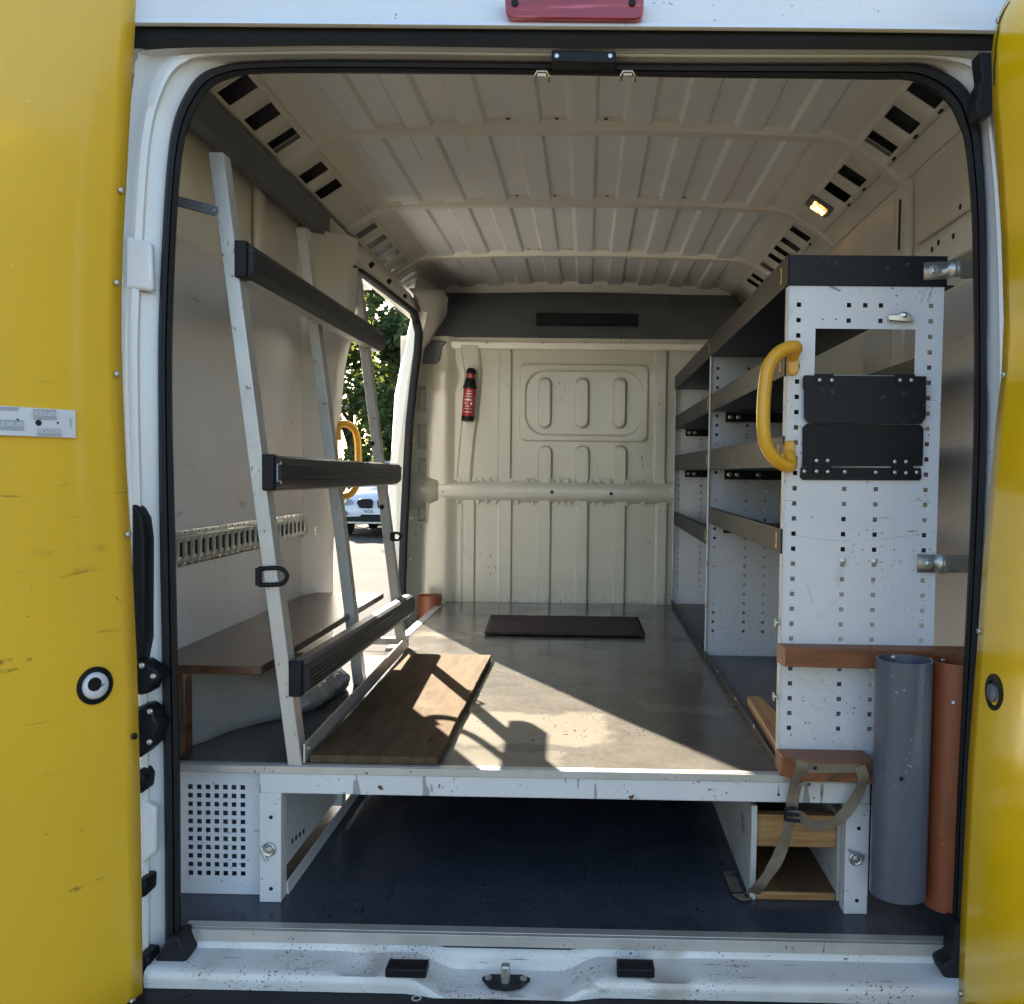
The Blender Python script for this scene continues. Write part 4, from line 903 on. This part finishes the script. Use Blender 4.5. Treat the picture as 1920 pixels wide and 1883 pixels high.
mb = MB(); mb.tube(smooth_path([W(u, v, y=b3.y+.05) for u, v in ((711,828),(716,850),(722,905),(728,940),(729,948),(726,950),(722,920))], 3), .0014, 6, up=(0,1,0)); part('wire', mb, m_galv, rack)

# ================================================================ THINGS LYING IN THE VAN
# brown plywood shelf on the left, its upright
ZSH = W(490, 1250, y=.135).z
mb = MB(); xr_ = W(490, 1250, y=.135).x
mb.box((-.944, .135, ZSH-.018), (xr_, 1.34, ZSH)); o = part('plywood_shelf', mb, m_brownply, bevel=.002)
tag(o, 'shiny brown plywood shelf along the white left wall', 'shelf')
p = W(362, 1383, z=ZD); mb = MB(); mb.box((-.943, .16, ZD+.001), (W(361, 1320, y=.20).x-.0, .20, ZSH-.0185)); o = part('shelf_upright', mb, m_brownply, bevel=.002)
mb = MB()
o_ = o; tag(o, 'short brown board standing upright under the plywood shelf front', 'board')
# polythene sheet propped under the shelf
B = [W(363, 1384, z=ZD+.002), W(430, 1368, z=ZD+.002), W(500, 1355, z=ZD+.002), W(590, 1340, z=ZD+.002), W(650, 1300, z=ZD+.002)]
B = [V(-.915,.215,ZD+.002), V(-.89,.27,ZD+.002), V(-.84,.36,ZD+.002), V(-.76,.50,ZD+.002), V(-.70,.75,ZD+.002)]
mb = MB(); rnd = random.Random(9); rows = []
for k in range(9):
    t = k/8
    rows.append([lerp(B[min(int(s*4), 3)], B[min(int(s*4), 3)+1], s*4-min(int(s*4), 3))+V(-.03*t+.012*math.sin(s*9+t*4), .05*t*s+.01*math.sin(s*13+t*5), t*(ZSH-.020-ZD-.003)*(1-.35*sst(.55,1,s))) for s in [j/24 for j in range(25)]])
mb.loft(rows); o = part('plastic_sheet', mb, m_poly, smooth=60, solid=.002); tag(o, 'dull grey plastic sheet propped under the plywood shelf', 'plastic sheet')
c = V(-.735, .70, ZD+.002); mb = MB()
def bag(a, b):
    t = 2*math.pi*a; s = b*2-1; r = math.sqrt(max(0, 1-abs(s)**4))
    n_ = noise.noise(V(math.cos(t)*2, math.sin(t)*2, s*6))*.30
    return V(c.x-.03+(.085+.02*n_)*r*math.cos(t)*(1+.3*n_)+.02*s, c.y+.20*s, c.z+max(0, (.05+.03*n_)*r*(math.sin(t)+.55)))
mb.grid(40, 30, bag); q = Mt('silver_film', .28, .5).col((.42,.42,.41)).vary(14, .2); q.bump(q.noise(25, 5), .8, .01)
o = part('crumpled_bag', mb, q.done(), smooth=70); tag(o, 'crumpled silvery plastic bag behind the rack under the shelf', 'bag')
# rough plywood board on the deck
a, b = W(815, 1440, z=ZD), W(922, 1228, z=ZD)
zo = ZD+.0185; x1 = (W(815, 1432, z=zo).x+W(920, 1228, z=zo).x)/2; yb1 = W(922, 1228, z=zo).y
rnd = random.Random(4)
ed = [V(x1+rnd.uniform(-.0012,.0012)*(1 if 0 < k < 40 else 0), lerp(.146, yb1, k/40), zo) for k in range(41)]
tp_ = [V(lerp(x1, -.588, k/12), yb1+rnd.uniform(-.002,.002), zo) for k in range(1, 13)]
poly = ed+tp_+[V(-.588, .146, zo)]
mb = MB(); mb.prism([p-V(0,0,.0165) for p in poly], (0,0,.0165)); o = part('plywood_board', mb, m_ply, bevel=.0015, smooth=0, org=(-.45,.7,zo-.0165)); tag(o, 'rough splintered plywood board lying flat beside the rack', 'board')
# carpet strip
z = ZD+.008; P = [W(u, v, z=z) for u, v in ((908,1189),(1210,1193),(1196,1159),(921,1155))]
def matp(a, b):
    s = lerp(P[0], P[1], a); t = lerp(P[3], P[2], a); p = lerp(s, t, b); e = min(a, 1-a, b, 1-b)
    return p+V(0,0,.0015*noise.noise(p*40)-.002*sst(.02,0,e))
mb = MB(); mb.grid(60, 16, matp); mb2 = mb; n = len(mb.v)
o = part('carpet_strip', mb, m_carpet, solid=-.007, smooth=60); tag(o, 'dark brown carpet strip lying in front of the bulkhead', 'carpet')
# fire extinguisher
a, b = W(876.5, 790, y=YB-.05), W(884, 690, y=YB-.05); axv = b-a; Lx = axv.length; r = .030
ex_ = thing('fire_extinguisher', 'small red and black fire extinguisher fixed to the cream bulkhead', 'fire extinguisher', a)
mb = MB(); mb.lathe(a+axv*.07, axv, [(r*.9,0),(r,.006),(r,Lx*.52),(r*.96,Lx*.56)], 24); part('cylinder', mb, m_red, ex_)
mb = MB(); mb.lathe(a, axv, [(r*.8,0),(r*1.02,.003),(r*1.02,Lx*.09),(r*.9,Lx*.1)], 24); part('base_cup', mb, m_blackpl, ex_)
mb = MB(); mb.lathe(a+axv*.61, axv, [(r*1.12,0),(r*1.12,.012),(r*.98,.016),(r*.86,Lx*.15),(r*.7,Lx*.20)], 24); part('shoulder', mb, m_blackpl, ex_)
mb = MB(); mb.lathe(a+axv*.80, axv, [(r*.72,0),(r*.72,Lx*.08),(r*.55,Lx*.09)], 20); part('neck', mb, m_red, ex_)
mb = MB(); mb.lathe(a+axv*.885, axv, [(r*.78,0),(r*.78,Lx*.06),(r*.55,Lx*.10),(r*.45,Lx*.11)], 20); part('cap', mb, m_blackpl, ex_)
nn = axv.normalized(); sd = nn.cross(V(0,1,0)).normalized(); rnd = random.Random(2)
for t in (.16, .22, .27, .33, .38, .45, .50, .55):
    mb = MB(); w = rnd.uniform(.5, .8); th = .004 if t not in (.33,.38) else .008
    if t in (.33,):
        for s in (-.5, -.05, .4): mb.obox(a+axv*t+sd*(s*r)+V(0,-r*1.01*math.sqrt(1-.2),0)+V(0,.002,0), sd*.004, nn*.006, V(0,.003,0))
    else:
        mb.loft([[a+axv*t+nn*dz+(sd*math.sin(q_)-V(0,1,0)*math.cos(q_))*(r+.0006) for q_ in [(-1+2*k/8)*w*.9 for k in range(9)]] for dz in (0, th)])
    part('printed_band', mb, m_white_print, ex_, solid=.0004)
mb = MB(); mb.obox(a+axv*.4+V(0,.035,0), sd*.012, nn*(Lx*.3), V(0,.012,0)); part('wall_holder', mb, m_blackpl, ex_)
# pipes
def pipe(name, cx_, cy_, z0, z1, r, mat, label, grp=None, hole=None, lean=0.):
    t = thing(name, label, 'pipe', (cx_, cy_, z0), grp)
    mb = MB(); base = V(cx_, cy_, z0); axis = V(0, lean, 1)
    mb.lathe(base, axis, [(r-.0035,0),(r,0),(r,z1-z0),(r-.0035,z1-z0)], 40, False); n = 40
    mb.f += [(3*n+j, 3*n+(j+1) % n, 0*n+(j+1) % n, 0*n+j) for j in range(n)]
    part('tube', mb, mat, t, smooth=40); return t
PY = .046; rg = (W(1739, 1480, y=PY).x-W(1636, 1480, y=PY).x)/2*.995
ztop = W(1687, 1236, y=PY).z
gp = pipe('grey_pipe', W(1687, 1480, y=.05).x, PY, W(1687, 1697, y=PY-rg).z, ztop, rg, m_greypipe, 'blue grey plastic pipe fixed upright beside the shelving end panel')
gcx = W(1687, 1480, y=PY).x
mb = MB(); mb.cyl(W(1690, 1461, y=PY-rg+.0005), (0,-1,0), .0045, .0006, 14); part('drilled_hole', mb, m_hole, gp)
mb = MB(); mb.lathe(V(gcx-.004, PY+rg-.004, W(1684, 1233, y=PY+rg).z), (0,-1,0), [(.0055,0),(.005,.002),(.002,.003),(.002,.001)], 14); part('fixing_screw', mb, m_galv, gp)
op = pipe('orange_pipe', gcx+rg+.0555, .050, W(1770, 1716, y=.0).z, W(1780, 1238, y=.05).z, .0535, m_orange, 'tall orange drain pipe fixed upright beside the blue grey pipe')
mb = MB(); mb.cyl(W(1787, 1317, y=.050-.0535), (0,-1,0), .0035, .001, 12); part('paint_spot', mb, m_white, op)
mb = MB(); mb.lathe(W(1768, 1239, y=.095), (0,-1,0), [(.005,0),(.0045,.002),(.002,.003)], 12); part('fixing_screw', mb, m_galv, op)
c = W(806, 1116, y=2.52)
pipe('orange_pipe', c.x, 2.52, ZF, c.z, .055, m_orange, 'short orange pipe standing in the step well by the bulkhead')
# timbers
def timber(poly, y0, y1, mat, name, label, cham=.0):
    mb = MB(); mb.prism([V(x, y0, z) for x, z in poly], (0, y1-y0, 0)); o = part(name, mb, mat, bevel=.004); tag(o, label, 'timber'); return o
zu0, zu1 = W(1600, 1254, y=.10).z, W(1600, 1218, y=.10).z; xu0 = W(1463, 1230, y=.12).x
mb = MB(); mb.prism([V(xu0, YS-.003, zu1), V(xu0+.008, .108, zu1), V(.86, .108, zu1-.004), V(.86, YS-.003, zu1)], (0,0,-(zu1-zu0))); o = part('timber_rail', mb, m_redwood, bevel=.002); tag(o, 'reddish timber rail fixed across the white end panel, above the pipes', 'timber')
xl0 = W(1460, 1430, y=.12).x; zb_ = ZD+.0045; zt_ = W(1550, 1424, y=.088).z; yk = .070
x9 = W(1634, 1430, y=.10).x
mb = MB(); mb.prism([V(xl0, YS-.003, zb_), V(xl0+.002, .105, zb_), V(xl0+.035, yk, zb_), V(x9, yk, zb_), V(x9, YS-.003, zb_)], (0,0,zt_-zb_)); blk = part('timber_block', mb, m_redwood, bevel=.003); tag(blk, 'dark reddish timber block with chamfered corner at the deck edge', 'timber')
mb = MB(); mb.prism([W(u, v, z=ZD+.034) for u, v in ((1401,1306),(1426,1305),(1465,1345),(1480,1392),(1453,1392))], (0,0,-.027)); o = part('timber_offcut', mb, m_pineY, bevel=.002); tag(o, 'pale timber offcut lying in the bottom shelf tray', 'timber')
# wooden box with white sides under the deck
bx = thing('wooden_box', 'open wooden box with white side boards under the deck', 'box', (.45, .5, ZF))
xa, xb = W(1413, 1640, y=.178).x, W(1574, 1640, y=.178).x; zt = W(1412, 1512, y=.178).z
q = Mt('scuffed_white_board', .6).col((.52,.53,.52)).vary(6, .15).specks(18, .58, (.16,.15,.14), stretch=(1,.5,1), soft=.1, detail=6, fac=.8); m_wb = q.done()
rnd = random.Random(11)
def ragged(x0, x1, zt):
    mb = MB(); pr = [V(x0, .178+rnd.uniform(-.002,.003), ZF+.001+k*(zt-ZF)/8) for k in range(9)]
    mb.loft([[p for p in pr], [p+V(x1-x0, rnd.uniform(-.001,.001), 0) for p in pr], [V(x1, 1.15, p.z) for p in pr], [V(x0, 1.15, p.z) for p in pr]], True, True)
    mb2 = MB(); rows = [[V(x0, p.y, p.z), V(x1, p.y, p.z), V(x1, 1.15, p.z), V(x0, 1.15, p.z)] for p in pr]; mb2.loft(rows, True, True); return mb2
part('side_board', ragged(xa-.007, xa+.005, zt), m_wb, bx, smooth=20); part('side_board', ragged(xb-.006, xb+.006, W(1574,1530,y=.178).z), m_wb, bx, smooth=20)
mb = MB(); mb.box((xa+.0055, .178, ZF+.001), (xb-.0065, 1.15, ZF+.020)); part('base_board', mb, m_box_in, bx, bevel=.002)
mb = MB(); mb.box((xa+.0055, .1775, ZF+.0005), (xb-.0065, .186, ZF+.019)); part('base_edge', mb, m_pine, bx, bevel=.003)
z0_, z1_ = W(1490, 1588, y=.19).z, W(1490, 1528, y=.19).z
mb = MB(); mb.box((xa+.0055, .188, z0_), (xb-.0065, .215, z1_)); part('cross_bar', mb, m_pine, bx, bevel=.002)
mb = MB(); mb.box((xa+.006, 1.12, ZF+.02), (xb-.007, 1.15, zt)); part('back_board', mb, m_box_in, bx)
# webbing strap
ws = thing('webbing_strap', 'frayed beige webbing strap hanging in a loop from timber block', 'strap', W(1500, 1440, y=.06))
def ribbon(pts, w, name='strap', flat=99):
    P = smooth_path([W(u, v, y=y) for u, v, y in pts], 6); n = len(P); rows = []
    for i, p in enumerate(P):
        t = (P[min(i+1, n-1)]-P[max(i-1, 0)]).normalized(); tw = pts[min(int(i/6), len(pts)-1)]
        s = t.cross(V(0, 1, 0)).normalized(); s = (s+V(0,.35*math.sin(i*.35+w*900),0)).normalized(); s = lerp(s, t.cross(V(0,0,1)).normalized()*(-1 if t.cross(V(0,0,1)).dot(s) < 0 else 1), sst(flat, flat+12, i)).normalized()
        nrm = s.cross(t).normalized(); rows.append([p+s*w+nrm*.0011, p-s*w+nrm*.0011, p-s*w-nrm*.0011, p+s*w-nrm*.0011])
    mb = MB(); mb.loft(rows, True, True); return part(name, mb, m_web, ws, smooth=50)
fy = lambda u, v: W(u, v, z=ZF+.006).y
ribbon([(1505,1427,.062),(1502,1442,.060),(1494,1465,.075),(1488,1490,.095),(1485,1515,.095),(1484,1528,.09)], .0125)
ribbon([(1612,1437,.062),(1618,1455,.064),(1614,1478,.075),(1600,1505,.085),(1578,1532,.085),(1555,1546,.085),(1535,1549,.085),(1515,1543,.085),(1500,1530,.088),(1488,1531,.09)], .0115)
ribbon([(1484,1532,.092),(1477,1556,.10),(1468,1585,.11),(1457,1612,.12),(1442,1637,.13),(1425,1660,.135),(1408,1678,fy(1408,1678)),(1395,1683,fy(1395,1683)),(1384,1676,fy(1384,1676)),(1374,1655,fy(1374,1655)),(1366,1635,fy(1366,1635))], .0125, flat=30)
mb = MB(); a, b = W(1512, 1457-16, y=yk-.0035), W(1618, 1430, y=yk-.0035); mb.prism([W(u, v, y=yk-.0005) for u, v in ((1497,1430),(1612,1433),(1610,1448),(1516,1449))], (0,-.0022,0)); part('fixed_end', mb, m_web, ws)
for u, v in ((1505,1437),(1528,1440),(1610,1440)):
    mb = MB(); mb.lathe(W(u, v, y=yk-.004), (0,-1,0), [(.004,0),(.0035,.002),(.001,.003)], 10); part('screw', mb, m_black, ws)
mb = MB()
c = W(1487, 1527, y=.086)
for a0, a1 in (((-.016,0,.012),(-.016,0,-.012)),((-.016,0,-.012),(.014,-.002,-.014)),((-.016,-.003,.012),(.006,-.002,.014)),((-.016,-.003,.0),(.012,-.004,.0))): mb.tube([c+V(*a0), c+V(*a1)], .0035, 8)
part('buckle', mb, m_blackpl, ws)
# loose torn fibre of the strap
mb = MB(); mb.loft([[W(u, v, y=.058), W(u, v+6, y=.058)] for u, v in ((1497,1470),(1508,1466),(1520,1467),(1514,1470))]); part('frayed_end', mb, m_web, ws, solid=.001)

# white printed trim strip screwed to the left door
sp = on_door(0, 72, 793, .006)
ts = thing('trim_strip', 'white plastic trim strip printed with upside down logos, on yellow door', 'trim strip', sp)
dro, bo, pts, d, n = doors[0]
m_strip = simple('white_strip', (.70,.72,.74), .4, var=.05); m_logo = simple('logo_grey', (.38,.42,.45), .5, var=.05)
e0, e1 = on_door(0, 135, 770, .004), on_door(0, 135, 822, .004)
mid = (e0+e1)/2; hh = (e0.z-e1.z)/2
mb = MB(); mb.obox(mid+d*.26+n*.004, d*.26, V(0,0,hh), n*.004); part('board', mb, m_strip, ts, bevel=.001)
zt_ = V(0,0,1); off = .0085
def on_strip(u, v): 
    p = on_door(0, u, v, off); return p
def onpl(u, v, lift): return Wp(u, v, mid+n*(.008+lift), n)
txt_n = 0
def logo(u0, v0, u1, v1, text=True, cut=None):
    Q = [onpl(u, v, .0003) for u, v in ((u0+1,v0),(u1-1,v0+1),(u1,v1+1),(u0+3,v1))]
    mb = MB(); mb.prism(Q, n*.0005); o = part('logo_plate', mb, m_logo, ts)
    if not text: return
    cu = bpy.data.curves.new('lettering', 'FONT'); cu.body = 'eurocell'; cu.size = .0155; cu.extrude = .0002; cu.align_x = 'CENTER'; cu.align_y = 'CENTER'; cu.resolution_u = 3
    t = bpy.data.objects.new('lettering', cu); COL.objects.link(t); cu.materials.append(m_strip); t.parent = o
    c_ = onpl((u0+u1)/2+1, (v0+v1)/2, .0012)
    X, Y, Z = d, -zt_, n
    t.matrix_local = Matrix.Translation(c_-LOC[o]) @ Matrix(((X.x,Y.x,Z.x,0),(X.y,Y.y,Z.y,0),(X.z,Y.z,Z.z,0),(0,0,0,1)))
    LOC[t] = c_
logo(60,767.5,106,787); logo(-2,787,45,807); logo(69,803.5,114,817.5); logo(-30,762.5,35,769.5, False); logo(129,784,134.5,801, False)
for u, v, r in ((72,793,.0052),(108,793,.0018),(33,787,.0018)):
    mb = MB(); mb.cyl(onpl(u, v, .0002), n, r, .0008, 16); part('screw_hole', mb, m_hole, ts)

# ================================================================ OUTSIDE: parked car and trees
def car():
    cx_, yf_ = -4.55, 18.3
    root = thing('parked_car', 'white parked car facing the van, seen through the side door', 'car', (cx_, yf_+2, ZG))
    paint = Mt('white_car_paint', .2, coat=.8).col((.66,.68,.70)).done(); glass = Mt('dark_car_glass', .08).col((.03,.04,.05)).done()
    st = [(0,.70,.36,.72),(.10,.84,.30,.86),(.35,.89,.28,.98),(1.0,.91,.26,1.06),(1.3,.91,.26,1.10),(2.2,.92,.26,1.10),(3.4,.91,.28,1.12),(4.2,.86,.34,1.08),(4.35,.74,.42,.95)]
    rows = []
    for y, w, zb, zt in st:
        h = [(-w*.9,zb),(-w,zb+.12),(-w,zt-.22),(-w*.95,zt-.07),(-w*.72,zt),(-w*.3,zt+.025),(0,zt+.03)]
        h += [(-a, b) for a, b in h[-2::-1]]
        rows.append([V(cx_+x, yf_+y, ZG+z) for x, z in h])
    mb = MB(); mb.loft(rows, True, True); part('body', mb, paint, root, smooth=40)
    rows = []
    for y, w, z in ((1.15,.80,1.10),(1.95,.66,1.60),(2.4,.64,1.66),(3.3,.64,1.62),(4.1,.72,1.12)): rows.append([V(cx_+a*w, yf_+y, ZG+z) for a in (-1,-.85,-.4,0,.4,.85,1)])
    mb = MB(); mb.loft([[V(p.x, p.y, ZG+1.05) for p in rows[0]]]+rows+[[V(p.x, p.y, ZG+1.05) for p in rows[-1]]]); part('cabin', mb, paint, root, smooth=30, solid=.02)
    mb = MB(); mb.loft([[V(cx_+a*w, yf_+y, ZG+z) for a in (-1,-.5,0,.5,1)] for y, w, z in ((1.20,.74,1.145),(1.90,.60,1.58))]); part('windscreen', mb, glass, root, solid=.03)
    for s in (-1, 1):
        mb = MB(); mb.loft([[V(cx_+s*w, yf_+y, ZG+z) for y, w, z in ((1.6,.90,1.12),(2.1,.70,1.55),(3.2,.70,1.54),(3.7,.88,1.14))], [V(cx_+s*w*.9, yf_+y, ZG+z) for y, w, z in ((1.6,.90,1.12),(2.1,.70,1.55),(3.2,.70,1.54),(3.7,.88,1.14))]]); part('side_glass', mb, glass, root)
        mb = MB(); mb.prism([V(cx_+s*x, yf_+.03+.10*(x-.4), ZG+z) for x, z in ((.46,.72),(.52,.82),(.74,.90),(.84,.90),(.84,.76),(.60,.68))], (0,-.05,0)); hl = part('headlight', mb, Mt('lamp_glass', .1, coat=.5).col((.30,.33,.36)).done(), root, bevel=.01)
        mb = MB(); mb.cyl(V(cx_+s*.66, yf_-.02, ZG+.79), (0,-1,0), .05, .03); part('lamp_bulb', mb, m_chrome, hl)
        mb = MB(); mb.prism([V(cx_+s*x, yf_-.01, ZG+z) for x, z in ((.06,.64),(.04,.80),(.10,.84),(.34,.84),(.40,.76),(.34,.64))], (0,-.05,0)); part('grille', mb, m_blackpl, root, bevel=.02)
        mb = MB(); mb.cyl(V(cx_+s*.66, yf_+.0, ZG+.52), (0,-1,0), .055, .04); part('fog_lamp', mb, m_trimdark, root)
        for y in (.85, 3.45):
            mb = MB(); mb.lathe(V(cx_+s*.72, yf_+y, ZG+.34), (s,0,0), [(.30,0),(.34,.02),(.34,.19),(.30,.21)], 24); wh = part('wheel', mb, m_seal, root)
            mb = MB(); mb.lathe(V(cx_+s*.925, yf_+y, ZG+.34), (s,0,0), [(.23,0),(.20,.01),(.05,.02)], 16); part('rim', mb, m_galv, wh)
        mb = MB(); mb.obox(V(cx_+s*1.0, yf_+1.5, ZG+1.14), V(.10,0,0), V(0,.06,0), V(0,0,.07)); part('mirror', mb, paint, root, bevel=.02)
    mb = MB(); mb.prism([V(cx_+x, yf_+.02, ZG+z) for x, z in ((-.80,.30),(-.72,.44),(-.34,.46),(-.30,.50),(.30,.50),(.34,.46),(.72,.44),(.80,.30))], (0,-.04,0)); part('lower_grille', mb, m_blackpl, root, bevel=.01)
    mb = MB(); mb.box((cx_-.6, yf_-.05, ZG+.30), (cx_+.6, yf_+.0, ZG+.345)); part('skid_strip', mb, m_galv, root, bevel=.01)
    mb = MB(); mb.box((cx_-.27, yf_-.045, ZG+.505), (cx_+.27, yf_-.025, ZG+.62)); pt = part('number_plate', mb, m_strip, root)
    cu = bpy.data.curves.new('lettering', 'FONT'); cu.body = 'ND6'; cu.size = .105; cu.extrude = .002; cu.align_y = 'CENTER'; cu.materials.append(m_ink)
    t = bpy.data.objects.new('lettering', cu); COL.objects.link(t); t.parent = pt; t.rotation_euler = (math.radians(90), 0, 0)
    t.location = V(cx_-.245, yf_-.048, ZG+.565)-LOC[pt]
car()
q = Mt('leaf', .5, spec=.3).col((.05,.082,.028)); 
rn = nd(q.t, 'ShaderNodeObjectInfo'); q.vary(.9, .45); q.b.inputs['Transmission Weight'].default_value = 0
tl = nd(q.t, 'ShaderNodeBsdfTranslucent'); tl.inputs[0].default_value = (.2,.24,.03,1); ms = nd(q.t, 'ShaderNodeMixShader'); ms.inputs[0].default_value = .3
m_leaf = q.done(); out = q.t.nodes['Material Output']; q.L(q.b.outputs[0], ms.inputs[1]); q.L(tl.outputs[0], ms.inputs[2]); q.L(ms.outputs[0], out.inputs[0])
m_bark = simple('bark', (.07,.055,.04), .9, var=.3, bump=.5, bs=12)
def tree(x, y, h, w, seed, label, nleaf=6000):
    rnd = random.Random(seed); root = thing('tree', label, 'tree', (x, y, ZG), 'trees beyond the yard')
    mb = MB(); tops = []
    mb.tube([V(x+rnd.uniform(-.05,.05)*k, y, ZG+h*.13*k) for k in range(5)], .16, 8); 
    for k in range(7):
        a = rnd.uniform(0, 6.28); z0 = h*rnd.uniform(.2,.5); t = V(x+math.cos(a)*w*.6, y+math.sin(a)*w*.6, ZG+z0+h*.25)
        mb.tube([V(x, y, ZG+z0), lerp(V(x, y, ZG+z0), t, .5)+V(0,0,.2), t], .06, 6)
    part('trunk', mb, m_bark, root)
    cl = []
    for k in range(46):
        a = rnd.uniform(0, 6.28); zz = rnd.uniform(.04, .97); rr = w*math.sqrt(rnd.random())*(1-.6*max(0, zz-.55)/.45)
        cl.append((V(x+math.cos(a)*rr, y+math.sin(a)*rr*.8, ZG+h*zz), rnd.uniform(.45,.95)*(.75 if zz > .8 else 1)))
    vs = []; fs = []
    for k in range(nleaf):
        c_, r_ = rnd.choice(cl); q_ = V(rnd.gauss(0,1), rnd.gauss(0,1), rnd.gauss(0,1)).normalized()*r_*rnd.uniform(.5,1.05)
        p = c_+q_; n_ = (q_.normalized()+V(rnd.gauss(0,.6), rnd.gauss(0,.6), rnd.gauss(0,.6)+.4)).normalized()
        a_ = n_.orthogonal().normalized(); a_.rotate(Matrix.Rotation(rnd.uniform(0,6.28), 3, n_)); b_ = n_.cross(a_); s = rnd.uniform(.08,.16)
        o = len(vs); vs += [p-a_*s, p+b_*s*.55+n_*s*.15, p+a_*s, p-b_*s*.55+n_*s*.15]; fs.append((o, o+1, o+2, o+3))
    mb = MB(); mb.v = vs; mb.f = fs; part('crown', mb, m_leaf, root, smooth=0)
tree(-7.0, 26, 7.0, 2.7, 1, 'dense broad dark tree rising behind the parked white car', 16000)
tree(-4.7, 25, 5.9, 1.7, 2, 'yellowish green tree right of the dark tree, by the door jamb', 8000)
tree(-12.2, 25, 7.2, 2.6, 3, 'tallest tree at the far left edge of the tree row', 7000)
tree(-2.4, 28, 5.6, 2.4, 4, 'rightmost tree of the row beyond the yard', 6000)

# lettering to plain meshes
bpy.context.view_layer.update(); dg = bpy.context.evaluated_depsgraph_get()
for o in [o for o in S.objects if o.type == 'FONT']:
    me = bpy.data.meshes.new_from_object(o.evaluated_get(dg)); m = o.data.materials[0]
    n_ = bpy.data.objects.new('text', me); COL.objects.link(n_); n_.parent = o.parent; n_.matrix_local = o.matrix_local.copy()
    if not me.materials: me.materials.append(m)
    bpy.data.objects.remove(o); n_.name = 'lettering'
